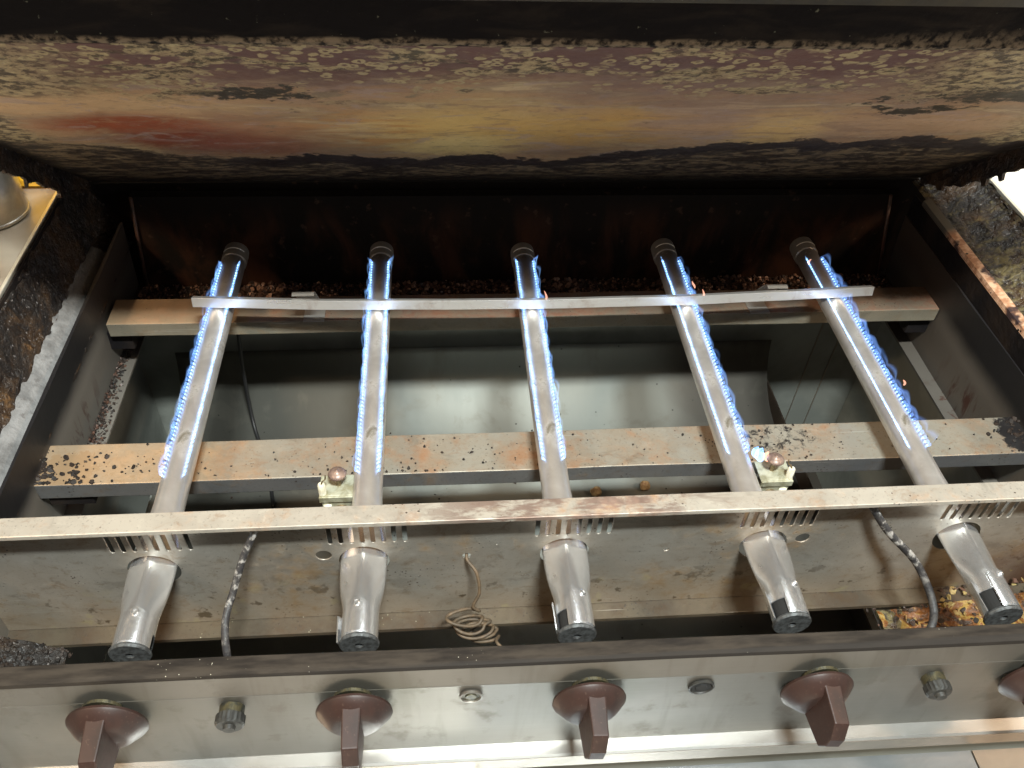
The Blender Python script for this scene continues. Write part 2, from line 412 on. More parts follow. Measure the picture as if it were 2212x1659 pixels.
M['wire'] = simple('rusty_copper_wire', (0.125, 0.085, 0.05), (0.075, 0.055, 0.036), 0.1, 0.6, 150)
def mk_hose():
    g = G('flaking_black_hose', 0.0, 0.55)
    n1 = g.noise(150, 4, 0.65); n2 = g.noise(60, 3, off=3)
    top = g.sm(0.075, 0.105, g.z)
    col = g.mix(g.sm(0.4, 0.6, n1), (0.028, 0.026, 0.028), (0.06, 0.055, 0.052))
    col = g.mix(g.sm(0.50, 0.60, n1 * 0.8 + n2 * 0.2) * top, col, (0.34, 0.32, 0.30))
    col = g.mix(g.sm(0.63, 0.70, n1) * 0.25, col, (0.2, 0.18, 0.16))
    g.set('Base Color', col); g.bump(n1, 0.8, 0.0015)
    return g.m
M['hose'] = mk_hose()
M['crumb'] = simple('charred_crumbs', (0.12, 0.06, 0.04), (0.03, 0.02, 0.016), 0.0, 0.5, 60)
M['crumb_black'] = simple('black_greasy_crumbs', (0.030, 0.018, 0.012), (0.010, 0.008, 0.007), 0.0, 0.7, 60)
M['crumb_tan'] = simple('toasted_crumbs', (0.42, 0.24, 0.16), (0.22, 0.12, 0.08), 0.0, 0.5, 90)
M['crumb_yellow'] = simple('yellow_food_crumbs', (0.40, 0.31, 0.13), (0.20, 0.105, 0.035), 0.0, 0.45, 120)
M['table'] = simple('side_table_steel', (0.60, 0.56, 0.50), (0.70, 0.66, 0.60), 0.75, 0.36, 9)
M['edge'] = G('bright_folded_edge', 0.7, 0.35, (0.9, 0.85, 0.72)).m
M['pot'] = simple('brushed_cup_steel', (0.50, 0.48, 0.44), (0.34, 0.32, 0.28), 0.9, 0.32, 30)
M['yellow'] = G('yellow_plastic', 0.0, 0.4, (0.95, 0.50, 0.03)).m
M['black_plastic'] = G('black_plastic', 0.0, 0.5, (0.015, 0.015, 0.016)).m
M['cab_dark'] = simple('smoked_cabinet_steel', (0.30, 0.315, 0.285), (0.20, 0.21, 0.19), 0.3, 0.6, 7)
M['brown_dark'] = simple('dark_cabinet_steel', (0.075, 0.06, 0.048), (0.05, 0.04, 0.032), 0.4, 0.5, 14)
M['blue_steel'] = simple('cool_cabinet_steel', (0.34, 0.36, 0.38), (0.26, 0.28, 0.29), 0.8, 0.35, 12)
M['brown_steel'] = simple('warm_cabinet_steel', (0.40, 0.34, 0.28), (0.34, 0.29, 0.24), 0.8, 0.38, 12)

# lid underside: heat colours, soot line and fat splashes, in metres along the width (x) and up the slope (s)
LY, LZ, LA = 0.812, 0.048, R(40.2)
def mk_lid():
    g = G('scorched_lid_lining', 0.1, 0.55)
    s0 = (LY - g.y) * math.cos(LA) + (g.z - LZ) * math.sin(LA)
    co = g.vec(g.x, s0, 0.0)
    nb = g.noise(7, 5, 0.6, 0.3, co=co); nb2 = g.noise(7, 5, 0.6, 0.3, co=co, off=17)
    nm = g.noise(30, 6, 0.68, 0.4, co=co, off=2)
    nf = g.noise(1, 5, 0.7, 0.2, co=g.vec(g.x * 105, s0 * 120, 0.0), off=6)
    nf2 = g.noise(1, 4, 0.7, 0.2, co=g.vec(g.x * 130, s0 * 130, 0.0), off=26)
    streak = g.noise(1, 6, 0.65, 0.7, co=g.vec(g.x * 9, s0 * 34, 0.0), off=8)
    u = g.x + (nb - 0.5) * 0.07 + (nm - 0.5) * 0.05
    v = s0 + (nb2 - 0.5) * 0.07 + (nm - 0.5) * 0.05
    c = g.mix(g.sm(0.36, 0.62, nb), (0.42, 0.31, 0.175), (0.29, 0.21, 0.15))
    c = g.mix(g.sm(0.42, 0.56, streak) * 0.85, c, (0.42, 0.265, 0.15))
    c = g.mix(g.sm(0.44, 0.36, streak) * 0.6, c, (0.62, 0.48, 0.29))
    c = g.mix(g.sm(0.58, 0.70, nb2) * 0.7, c, (0.34, 0.25, 0.19))
    def put(c, col, cx, cy, rx, ry, amt=1.0, soft=0.6, mod=None):
        m = g.blob(u, v, cx, cy, rx, ry, soft) * amt
        if mod is not None: m = m * mod
        return g.mix(m, c, col)
    st1 = g.sm(0.38, 0.55, streak); st2 = g.sm(0.60, 0.44, streak)
    c = put(c, (0.58, 0.39, 0.22), -0.33, 0.325, 0.10, 0.03, 0.8)
    c = put(c, (0.62, 0.44, 0.16), -0.065, 0.245, 0.085, 0.075, 0.95)
    c = put(c, (0.74, 0.58, 0.26), -0.075, 0.175, 0.050, 0.040, 0.9)
    c = put(c, (0.48, 0.24, 0.07), -0.150, 0.235, 0.050, 0.060, 0.85, 0.6, st1)
    c = put(c, (0.50, 0.30, 0.08), 0.055, 0.235, 0.040, 0.065, 0.85, 0.6, st1)
    c = put(c, (0.50, 0.31, 0.09), 0.010, 0.250, 0.06, 0.05, 0.7, 0.6, st2)
    c = put(c, (0.60, 0.42, 0.18), 0.195, 0.245, 0.045, 0.05, 0.8)
    c = put(c, (0.33, 0.22, 0.19), 0.115, 0.27, 0.05, 0.07, 0.6, 0.6, st2)
    c = put(c, (0.34, 0.15, 0.08), -0.255, 0.220, 0.065, 0.06, 0.6)
    c = put(c, (0.27, 0.066, 0.024), -0.320, 0.262, 0.055, 0.026, 1.0, 0.65, g.sm(0.30, 0.48, nm))
    c = put(c, (0.22, 0.052, 0.022), -0.292, 0.205, 0.050, 0.040, 1.0, 0.65, g.sm(0.28, 0.46, nm))
    c = put(c, (0.30, 0.11, 0.07), -0.245, 0.175, 0.05, 0.03, 0.7)
    c = put(c, (0.42, 0.28, 0.18), 0.30, 0.26, 0.075, 0.04, 0.9, 0.5)
    k0 = nf * 0.6 + nf2 * 0.4
    # grey olive scuffs
    c = g.mix(g.sm(0.54, 0.62, g.noise(1, 6, 0.7, 0.9, co=g.vec(g.x * 14, s0 * 40, 0.0), off=71)) * 0.55, c, (0.27, 0.17, 0.12))
    c = g.mix(g.sm(0.56, 0.62, g.noise(1, 6, 0.7, 0.9, co=g.vec(g.x * 22, s0 * 36, 0.0), off=75)) * 0.5, c, (0.36, 0.28, 0.27))
    c = g.mix(g.sm(0.60, 0.66, nm * 0.5 + streak * 0.5) * 0.75, c, (0.20, 0.17, 0.12))
    c = g.mix(g.sm(0.59, 0.64, nm * 0.5 + k0 * 0.5) * 0.85, c, (0.10, 0.075, 0.045))
    c = g.mix(g.sm(0.54, 0.60, k0) * 0.35, c, (0.25, 0.17, 0.11))
    # plum band near the front edge
    pb = g.sm(0.355, 0.41, v)
    c = g.mix(pb * 0.95, c, g.mix(nm, (0.075, 0.035, 0.034), (0.15, 0.075, 0.075)))
    c = g.mix(g.sm(0.30, 0.37, v) * g.sm(0.42, 0.37, v) * g.sm(-0.05, 0.03, g.x) * 0.6, c, (0.16, 0.10, 0.10))
    # dried rings and dots of fat
    wco = g.vec(g.x + (nf - 0.5) * 0.005 + nm * 0.01, s0 + (nf2 - 0.5) * 0.006 + nm * 0.012, 0.0)
    dv = g.vor(105, co=wco, rnd=1.0)
    ring = g.sm(0.12, 0.20, dv) * g.sm(0.46, 0.38, dv)
    dens = g.noise(1, 5, 0.65, 0.5, co=g.vec(g.x * 11, s0 * 22, 0.0), off=33)
    rz = g.sm(0.335, 0.375, v) * g.sm(0.44, 0.53, dens + g.sm(0.38, 0.43, v) * 0.07)
    c = g.mix(ring * rz * 0.95, c, g.mix(nf2, (0.46, 0.37, 0.20), (0.33, 0.28, 0.18)))
    # crusty zones: pale tan flecks over dark olive
    zone = (g.sm(-0.27, -0.36, u) * g.sm(0.335, 0.365, v)).mx(g.sm(0.20, 0.27, u) * g.sm(0.33, 0.37, v)).mx(g.sm(-0.385, -0.415, u)).mx(g.sm(0.36, 0.41, u)).mx(g.sm(0.375, 0.41, v) * g.sm(0.50, 0.56, dens))
    zone = zone.mx(g.sm(0.56, 0.62, dens) * g.sm(0.31, 0.36, v) * 0.9)
    k = nf * 0.6 + nf2 * 0.4
    crust = g.mix(g.sm(0.455, 0.515, k), (0.060, 0.046, 0.028), (0.36, 0.285, 0.165))
    crust = g.mix(g.sm(0.545, 0.59, k), crust, (0.47, 0.39, 0.22))
    crust = g.mix(g.sm(0.5, 0.7, nm) * 0.5, crust, (0.13, 0.08, 0.06))
    c = g.mix(zone * 0.92, c, crust)
    # black clots, broken up
    clot = None
    for cx, cy, rx, ry in ((-0.210, 0.360, 0.060, 0.022), (0.34, 0.352, 0.10, 0.024), (0.27, 0.318, 0.055, 0.016), (0.40, 0.375, 0.07, 0.03), (0.235, 0.338, 0.014, 0.010), (0.42, 0.36, 0.07, 0.03)):
        b_ = g.blob(u, v, cx, cy, rx, ry, 0.8); clot = b_ if clot is None else clot.mx(b_)
    c = g.mix(g.sm(0.60, 0.655, clot * 0.30 + k * 0.75 + 0.01), c, g.mix(nf2, (0.016, 0.014, 0.010), (0.065, 0.05, 0.03)))
    # soot along the hinge side
    wob = g.noise(1, 3, 0.5, co=g.vec(g.x * 13, 0.0, 0.0), off=3)
    edge = 0.134 + (wob - 0.5) * 0.13 + g.sm(0.02, 0.22, g.x) * 0.075 + g.sm(-0.27, -0.44, g.x) * 0.07 + (nf - 0.5) * 0.035 + (nm - 0.5) * 0.07
    sm_ = g.sm(-0.004, 0.004, edge - s0)
    low = g.noise(1, 6, 0.72, 0.5, co=g.vec(g.x * 30, s0 * 75, 0.0), off=12)
    sootc = g.mix(g.sm(0.47, 0.56, low * 0.6 + nf * 0.4), (0.050, 0.036, 0.028), (0.27, 0.20, 0.12))
    dk = g.sm(0.058, 0.035, edge - s0 + (nm - .5) * 0.05 + (nf - 0.5) * 0.02) * g.sm(-0.31, -0.24, g.x + (nm - .5) * 0.1)
    sootc = g.mix(dk * 0.95, sootc, g.mix(nf, (0.022, 0.015, 0.016), (0.042, 0.030, 0.030)))
    sootc = g.mix(g.sm(0.045, 0.005, s0 + (nm - .5) * .03) * 0.8, sootc, (0.03, 0.022, 0.018))
    c = g.mix(sm_, c, sootc)
    # scorched edges of the sheet
    c = g.mix(g.sm(-0.435, -0.452, g.x + (nm - .5) * 0.02).mx(g.sm(0.440, 0.458, g.x + (nm - .5) * 0.02)) * 0.9, c, (0.03, 0.022, 0.016))
    g.set('Base Color', c)
    g.set('Roughness', g.sm(0.35, 0.7, nm, 0.5, 0.8))
    g.bump(nf * 0.7 + nm * 0.8 + ring * rz * 0.5 + sm_ * 0.4, 0.6, 0.0018)
    return g.m
M['lid'] = mk_lid()
def mk_lip():
    g = G('black_lid_lip', 0.1, 0.5)
    nm = g.noise(1, 5, 0.62, 0.5, co=g.scale(16, 60, 60)); nf = g.noise(190, 4, off=3)
    low = g.sm(0.3475, 0.3445, g.z - (nm - 0.5) * 0.010)
    lowp = g.sm(0.356, 0.345, g.z - (nm - 0.5) * 0.02) * g.sm(0.14, 0.20, g.x) * g.sm(0.33, 0.27, g.x)
    c = g.mix(g.sm(0.45, 0.7, nm), (0.006, 0.005, 0.006), (0.018, 0.014, 0.012))
    c = g.mix(low.mx(lowp * 0.8) * g.sm(0.36, 0.6, nf), c, (0.19, 0.15, 0.11))
    c = g.mix(g.sm(0.68, 0.74, nf), c, (0.13, 0.13, 0.10))
    g.set('Base Color', c); g.set('Specular IOR Level', 0.12); g.set('Roughness', 0.8); g.set('Metallic', 0.0); g.bump(nf + nm, 0.4, 0.0012)
    return g.m
M['lip'] = mk_lip()
M['lip_edge'] = simple('olive_greasy_edge', (0.025, 0.02, 0.01), (0.012, 0.010, 0.007), 0.0, 0.5, 60)

def mk_flame(name, inner, outer, s_in, s_out):
    m = bpy.data.materials.new(name); m.use_nodes = True; t = m.node_tree; t.nodes.clear()
    o = t.nodes.new('ShaderNodeOutputMaterial'); tr = t.nodes.new('ShaderNodeBsdfTransparent')
    ad = t.nodes.new('ShaderNodeAddShader'); em = t.nodes.new('ShaderNodeEmission')
    lw = t.nodes.new('ShaderNodeLayerWeight'); lw.inputs[0].default_value = 0.35
    mc = t.nodes.new('ShaderNodeMix'); mc.data_type = 'RGBA'
    mc.inputs[6].default_value = (*inner, 1); mc.inputs[7].default_value = (*outer, 1)
    ms = t.nodes.new('ShaderNodeMapRange'); ms.inputs[3].default_value = s_in; ms.inputs[4].default_value = s_out
    t.links.new(lw.outputs['Facing'], mc.inputs[0]); t.links.new(lw.outputs['Facing'], ms.inputs[0])
    t.links.new(mc.outputs[2], em.inputs[0]); t.links.new(ms.outputs[0], em.inputs[1])
    at = t.nodes.new('ShaderNodeAttribute'); at.attribute_name = 'fade'
    mf = t.nodes.new('ShaderNodeMath'); mf.operation = 'SUBTRACT'; mf.inputs[0].default_value = 1.0
    t.links.new(at.outputs['Fac'], mf.inputs[1])
    mm_ = t.nodes.new('ShaderNodeMath'); mm_.operation = 'MULTIPLY'
    t.links.new(ms.outputs[0], mm_.inputs[0]); t.links.new(mf.outputs[0], mm_.inputs[1]); t.links.new(mm_.outputs[0], em.inputs[1])
    t.links.new(tr.outputs[0], ad.inputs[0]); t.links.new(em.outputs[0], ad.inputs[1])
    t.links.new(ad.outputs[0], o.inputs[0])
    return m
M['flame'] = mk_flame('blue_gas_flame', (0.17, 0.34, 1.0), (0.28, 0.60, 1.0), 0.8, 1.5)
M['flame_core'] = mk_flame('white_blue_flame_core', (0.45, 0.78, 1.0), (0.20, 0.55, 1.0), 1.5, 0.9)
M['flame_orange'] = mk_flame('orange_flame_tip', (1.0, 0.55, 0.40), (1.0, 0.30, 0.14), 0.5, 1.0)

# ------------------------------------------------------------------ object helpers
COL = scene.collection
def thing(name, label, cat, loc=(0, 0, 0), group=None):
    o = bpy.data.objects.new(name, None); COL.objects.link(o)
    o.location = loc; o.empty_display_size = 0.02
    o['label'] = label; o['category'] = cat
    if group: o['group'] = group
    return o
def worldpos(o):
    p = Vector((0, 0, 0))
    while o: p += o.location; o = o.parent
    return p
def obj(name, bm, mat, parent=None, loc=None, smooth=False, label=None, bevel=0.0, local=False):
    """bm holds world coordinates; the object origin goes to loc (world) or to the parent's origin"""
    me = bpy.data.meshes.new(name)
    pp = worldpos(parent) if parent else Vector((0, 0, 0))
    org = Vector(loc) if loc is not None else pp
    if not local: bmesh.ops.translate(bm, verts=bm.verts, vec=-org)
    bmesh.ops.recalc_face_normals(bm, faces=bm.faces)
    bm.to_mesh(me); bm.free()
    if smooth:
        me.polygons.foreach_set('use_smooth', [True] * len(me.polygons))
    for mm in (mat if isinstance(mat, list) else [mat]): me.materials.append(mm)
    o = bpy.data.objects.new(name, me); COL.objects.link(o)
    o.parent = parent; o.location = org - pp
    if label: o['label'] = label
    if bevel:
        b = o.modifiers.new('bevel', 'BEVEL'); b.width = bevel; b.segments = 2; b.limit_method = 'ANGLE'; b.angle_limit = R(30)
    if smooth == 'auto':
        pass
    return o
def auto_smooth(o, ang=35):
    me = o.data
    me.polygons.foreach_set('use_smooth', [True] * len(me.polygons))
    bm = bmesh.new(); bm.from_mesh(me)
    for e_ in bm.edges:
        if len(e_.link_faces) == 2 and e_.calc_face_angle(0) > R(ang): e_.smooth = False
    bm.to_mesh(me); bm.free()
    return o
def box(bm, x0, x1, y0, y1, z0, z1, mat=0):
    v = [bm.verts.new(p) for p in ((x0, y0, z0), (x1, y0, z0), (x1, y1, z0), (x0, y1, z0), (x0, y0, z1), (x1, y0, z1), (x1, y1, z1), (x0, y1, z1))]
    for f in ((3, 2, 1, 0), (4, 5, 6, 7), (0, 1, 5, 4), (1, 2, 6, 5), (2, 3, 7, 6), (3, 0, 4, 7)):
        bm.faces.new([v[i] for i in f]).material_index = mat
    return v
def bx(*a): bm = bmesh.new(); box(bm, *a); return bm
def sheet(pts, th, x0, x1, nx=1, axis='x', jitter=None):
    """open polyline pts (a, b) thickened by th to its left side and swept along an axis; closed solid"""
    n = len(pts); off = []
    for i in range(n):
        p = Vector(pts[i]); d = Vector((0, 0))
        if i > 0: d += (p - Vector(pts[i - 1])).normalized()
        if i < n - 1: d += (Vector(pts[i + 1]) - p).normalized()
        d.normalize(); nn = Vector((-d.y, d.x)); k = 1.0
        if 0 < i < n - 1:
            d1 = (p - Vector(pts[i - 1])).normalized(); k = 1.0 / max(0.4, abs(d.dot(d1)))
        off.append(p + nn * th * k)
    prof = [Vector(p) for p in pts] + off[::-1]
    bm = bmesh.new(); rings = []
    for j in range(nx + 1):
        t = x0 + (x1 - x0) * j / nx; ring = []
        for i, p in enumerate(prof):
            q = Vector((t, p.x, p.y)) if axis == 'x' else Vector((p.x, t, p.y))
            if jitter: q = q + jitter(q, i)
            ring.append(bm.verts.new(q))
        rings.append(ring)
    m = len(prof)
    for j in range(nx):
        for i in range(m):
            bm.faces.new((rings[j][i], rings[j][(i + 1) % m], rings[j + 1][(i + 1) % m], rings[j + 1][i]))
    for ring, s in ((rings[0], 1), (rings[-1], -1)):
        for i in range(n - 1):
            q = [ring[i], ring[i + 1], ring[m - 2 - i], ring[m - 1 - i]]
            try: bm.faces.new(q[::s])
            except ValueError: pass
    return bm
def tube(bm, pts, rad, seg=14, caps=True, mat=0):
    pts = [Vector(p) for p in pts]; rr = rad if isinstance(rad, (list, tuple)) else [rad] * len(pts)
    up = Vector((0, 0, 1)); rings = []
    for i, p in enumerate(pts):
        d = (pts[min(i + 1, len(pts) - 1)] - pts[max(i - 1, 0)]).normalized()
        a = d.cross(up)
        if a.length < 1e-3: a = d.cross(Vector((0, 1, 0)))
        a.normalize(); b = a.cross(d).normalized(); up = b
        rings.append([bm.verts.new(p + (a * math.cos(2 * math.pi * k / seg) + b * math.sin(2 * math.pi * k / seg)) * rr[i]) for k in range(seg)])
    for i in range(len(pts) - 1):
        for k in range(seg):
            f = bm.faces.new((rings[i][k], rings[i][(k + 1) % seg], rings[i + 1][(k + 1) % seg], rings[i + 1][k])); f.smooth = True; f.material_index = mat
    if caps:
        bm.faces.new(rings[0][::-1]).material_index = mat; bm.faces.new(rings[-1]).material_index = mat
def lathe(bm, prof, base, axis=(0, 0, 1), seg=40, mat=0):
    """prof: (radius, distance along axis)"""
    A = Vector(axis).normalized(); a = A.orthogonal().normalized(); b = A.cross(a); base = Vector(base); rings = []
    for r, h in prof:
        if r < 1e-6: rings.append([bm.verts.new(base + A * h)])
        else: rings.append([bm.verts.new(base + A * h + (a * math.cos(2 * math.pi * k / seg) + b * math.sin(2 * math.pi * k / seg)) * r) for k in range(seg)])
    for i in range(len(prof) - 1):
        p, q = rings[i], rings[i + 1]
        for k in range(seg):
            k2 = (k + 1) % seg
            vs = [p[k % len(p)], p[k2 % len(p)], q[k2 % len(q)], q[k % len(q)]]
            vs = list(dict.fromkeys(vs))
            if len(vs) >= 3: bm.faces.new(vs).material_index = mat
def smoothpath(P, n=8):
    P = [Vector(p) for p in P]; out = []
    for i in range(len(P) - 1):
        p0 = P[max(i - 1, 0)]; p1 = P[i]; p2 = P[i + 1]; p3 = P[min(i + 2, len(P) - 1)]
        for k in range(n):
            t = k / n
            out.append(0.5 * ((2 * p1) + (p2 - p0) * t + (2 * p0 - 5 * p1 + 4 * p2 - p3) * t * t + (3 * p1 - p0 - 3 * p2 + p3) * t ** 3))
    out.append(P[-1]); return out
def grid(fn, nu, nv, th=None):
    bm = bmesh.new(); V = [[bm.verts.new(fn(i / nu, j / nv)) for j in range(nv + 1)] for i in range(nu + 1)]
    for i in range(nu):
        for j in range(nv):
            bm.faces.new((V[i][j], V[i + 1][j], V[i + 1][j + 1], V[i][j + 1]))
    return bm
def nz(x, y, z=0.0): return mnoise.noise(Vector((x, y, z)))

# ================================================================== THE GRILL
grill = thing('gas_grill', 'open charbroiler with scorched lid, brown knobs and burners lit', 'grill', (0, 0, 0))

# ---- lid
ca, sa = math.cos(LA), math.sin(LA)
def lid_pt(x, s, out=0.0):
    return Vector((x, LY - s * ca + sa * out, LZ + s * sa + ca * out))
LW0, LW1, LL = -0.455, 0.462, 0.452
bm = sheet([(LY + 0.004, LZ - 0.004), (LY - LL * ca, LZ + LL * sa)][::-1], 0.004, LW0, LW1, 60,
           jitter=lambda q, i: Vector((0, 0, 0.0012 * nz(q.x * 6, q.z * 6))))
bm2 = bmesh.new(); bm.free()
NS = 40
# closed slab: lower surface gently wavy, upper surface flat
def slab(nu, nv):
    b = bmesh.new(); lo = []; hi = []
    for i in range(nu + 1):
        x = LW0 + (LW1 - LW0) * i / nu; r1 = []; r2 = []
        for j in range(nv + 1):
            s = LL * j / nv; k = math.sin(math.pi * i / nu) * math.sin(math.pi * j / nv)
            w_ = 0.0022 * nz(x * 5, s * 7, 2) * k
            r1.append(b.verts.new(lid_pt(x, s, w_))); r2.append(b.verts.new(lid_pt(x, s, 0.012)))
        lo.append(r1); hi.append(r2)
    for i in range(nu):
        for j in range(nv):
            b.faces.new((lo[i][j], lo[i][j + 1], lo[i + 1][j + 1], lo[i + 1][j])); b.faces.new((hi[i][j], hi[i + 1][j], hi[i + 1][j + 1], hi[i][j + 1]))
    for i in range(nu):
        b.faces.new((lo[i][0], lo[i + 1][0], hi[i + 1][0], hi[i][0])); b.faces.new((lo[i][nv], hi[i][nv], hi[i + 1][nv], lo[i + 1][nv]))
    for j in range(nv):
        b.faces.new((lo[0][j], hi[0][j], hi[0][j + 1], lo[0][j + 1])); b.faces.new((lo[nu][j], lo[nu][j + 1], hi[nu][j + 1], hi[nu][j]))
    return b
lid = obj('lid', slab(90, 50), M['lid'], grill, smooth=True)
auto_smooth(lid, 40)
# front lip of the lid
cy_, cz_ = LY - LL * ca, LZ + LL * sa
obj('lid_lip', sheet([(cy_ - 0.0015, cz_ + 0.001), (cy_ - 0.005, cz_ + 0.004), (cy_ - 0.011, cz_ + 0.030)], -0.004, LW0, LW1, 1), M['lip'], lid, smooth=False)
obj('lid_rolled_edge', sheet([(cy_ - 0.0112, cz_ + 0.0305), (cy_ - 0.016, cz_ + 0.0335), (cy_ - 0.024, cz_ + 0.034), (cy_ - 0.030, cz_ + 0.045)], -0.004, LW0, LW1, 1), M['lip_edge'], lid)
# side skirts with flaking free edges
for sx_, nm_ in ((LW0, 'l'), (LW1, 'r')):
    b = bmesh.new(); n = 220; rows = [[], [], [], []]; xin = sx_ + (0.0015 if sx_ < 0 else -0.0015); xo = sx_ - (0.0015 if sx_ < 0 else -0.0015)
    for i in range(n + 1):
        s = 0.005 + (LL - 0.005) * i / n
        dpt = 0.021 * min(1, 0.35 + s * 9) + 0.0028 * nz(s * 70, sx_ * 9) + 0.0020 * nz(s * 210, 3) + (0.006 if nz(s * 60, 8 + sx_) > 0.48 else 0)
        rows[0].append(b.verts.new(lid_pt(xin, s, -0.0002))); rows[1].append(b.verts.new(lid_pt(xin, s, -dpt)))
        rows[2].append(b.verts.new(lid_pt(xo, s, -dpt))); rows[3].append(b.verts.new(lid_pt(xo, s, -0.0002)))
    for i in range(n):
        for k in range(4):
            b.faces.new((rows[k][i], rows[k][i + 1], rows[(k + 1) % 4][i + 1], rows[(k + 1) % 4][i]))
    b.faces.new([rows[k][0] for k in range(4)]); b.faces.new([rows[k][n] for k in range(4)][::-1])
    obj('lid_skirt', b, M['soot'], lid)

# ---- back wall, crumb ledge, outer body
obj('back_wall', sheet([(0.812, 0.046), (0.803, -0.088)], 0.004, -0.47, 0.50, 1), M['backwall'], grill)
b = bmesh.new()      # inset liner sheet with its narrow side returns
P = [(-0.412, 0.790, 0.043), (-0.4245, 0.786, -0.083), (0.4505, 0.786, -0.087), (0.423, 0.790, 0.040)]
vv = [b.verts.new(p) for p in P]; b.faces.new(vv)
r = bmesh.ops.extrude_face_region(b, geom=b.faces[:]); bmesh.ops.translate(b, verts=[v for v in r['geom'] if isinstance(v, bmesh.types.BMVert)], vec=(0, 0.012, 0))
obj('back_liner', b, M['backwall'], grill)
for (xa, za, xb, zb) in ((-0.410, 0.043, -0.4225, -0.083), (0.4215, 0.040, 0.449, -0.087)):
    b = bmesh.new()
    tube(b, [(xa, 0.7885, za), (xb, 0.7845, zb)], 0.0019, 8)
    obj('liner_edge', b, simple('rust_red_edge', (0.10, 0.045, 0.03), (0.05, 0.03, 0.02), 0.0, 0.5, 60), grill)
obj('crumb_ledge', sheet([(0.7075, -0.076), (0.7095, -0.073), (0.800, -0.073)], -0.002, -0.44, 0.462, 1), M['soot'], grill)

# ---- side walls: liner wall, black band painted for the step's shadow and lower flange; ash strip; greasy rim
def side(sg, X):   # X maps the left profile to its side
    pts = [(X(-0.4295), 0.012), (X(-0.4320), -0.022), (X(-0.4370), -0.1005), (X(-0.4195), -0.1015)]
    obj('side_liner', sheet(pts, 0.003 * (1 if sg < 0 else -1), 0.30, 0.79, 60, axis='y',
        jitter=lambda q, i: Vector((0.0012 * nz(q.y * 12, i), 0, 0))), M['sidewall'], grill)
XL = lambda x: x
XR = lambda x: 0.024 - x
side(-1, XL); side(1, XR)
# crumbs baked on the lower flanges
# left ash strip
def ash(u, v):
    y = 0.29 + (0.745 - 0.29) * u
    rag = 0.004 * nz(y * 55, v * 3) + 0.003 * nz(y * 140, v * 7, 5)
    wv = 0.006 * nz(y * 14, 3)
    if v <= 0.5: t = v * 2
    t = v
    wid = max(0.0, min(1.0, (0.755 - y) / 0.06))
    x = -0.4475 + 0.0185 * t; z = 0.0135 - 0.0155 * t + 0.0022 * math.sin(t * 3.14)
    z += (rag + wv) * (1 if v in (0.0, 1.0) else 0.2) * wid + (0.006 * max(0, (0.46 - y) / 0.1) if True else 0)
    return Vector((x + 0.0007 * nz(y * 90, t * 9), y, z + 0.0012 * nz(y * 60, t * 8, 4)))
obj('ash_strip', grid(ash, 260, 10), M['ash'], grill, smooth=True)
# greasy sloping rims (thick crust with real relief)
def rim_l(u, v):
    y = 0.24 + 0.60 * u
    P = [(-0.4615, 0.070), (-0.4600, 0.060), (-0.4520, 0.030), (-0.4465, 0.010), (-0.4340, 0.0035), (-0.4290, -0.0225)]
    t = v * (len(P) - 1); i = min(int(t), len(P) - 2); f = t - i
    x = P[i][0] * (1 - f) + P[i + 1][0] * f; z = P[i][1] * (1 - f) + P[i + 1][1] * f
    d = 0.0022 * nz(y * 40, v * 9) + 0.0016 * nz(y * 110, v * 25, 3)
    if v < 0.03: d = 0
    ins = 0.003 if 0.62 < v < 0.9 else 0
    return Vector((x + d * 0.8 - ins, y, z + d - ins * 0.6))
obj('greasy_rim', grid(rim_l, 320, 40), M['soot'], grill, smooth=True)
def rim_r(u, v):
    y = 0.24 + 0.60 * u
    P = [(0.5035, 0.077), (0.500, 0.070), (0.470, 0.048), (0.4545, 0.0435)]
    t = v * (len(P) - 1); i = min(int(t), len(P) - 2); f = t - i
    x = P[i][0] * (1 - f) + P[i + 1][0] * f; z = P[i][1] * (1 - f) + P[i + 1][1] * f
    d = 0.0022 * nz(y * 40, v * 9, 7) + 0.0016 * nz(y * 110, v * 25, 9)
    if v < 0.03 or v > 0.97: d = 0
    return Vector((x + d * 0.5, y, z + d))
obj('greasy_rim', grid(rim_r, 320, 40), M['soot_yellow'], grill, smooth=True)
def mk_edge():
    g = G('lamplit_orange_edge', 0.2, 0.4)
    n1 = g.noise(120, 4, 0.6); n2 = g.noise(30, 4, off=3)
    col = g.mix(g.sm(0.4, 0.6, n1), (0.72, 0.46, 0.30), (0.45, 0.22, 0.12))  # bright line lit by the warm lamp, painted into the edge colour
    sp = g.sm(0.26, 0.18, g.vor(130) + n1 * 0.1)
    col = g.mix(sp, col, (0.02, 0.015, 0.012))
    col = g.mix(g.sm(0.52, 0.60, n2), col, (0.05, 0.03, 0.03))
    col = g.mix(g.sm(0.70, 0.715, g.y), col, (0.12, 0.11, 0.09))  # painted lit line stops here, dull towards the back
    g.set('Base Color', col); return g.m
obj('rim_edge', sheet([(0.4585, 0.0452), (0.4520, 0.0430), (0.4515, 0.0385)], -0.0015, 0.28, 0.77, 1, axis='y'), mk_edge(), grill)
obj('rim_skirt', sheet([(0.4516, 0.0400), (0.4545, 0.000), (0.4555, -0.030)], -0.0015, 0.28, 0.79, 1, axis='y'), M['black'], grill)
obj('rim_skirt', sheet([(-0.4620, 0.069), (-0.4640, 0.000), (-0.4640, -0.10)], 0.0015, 0.24, 0.85, 1, axis='y'), M['black'], grill)

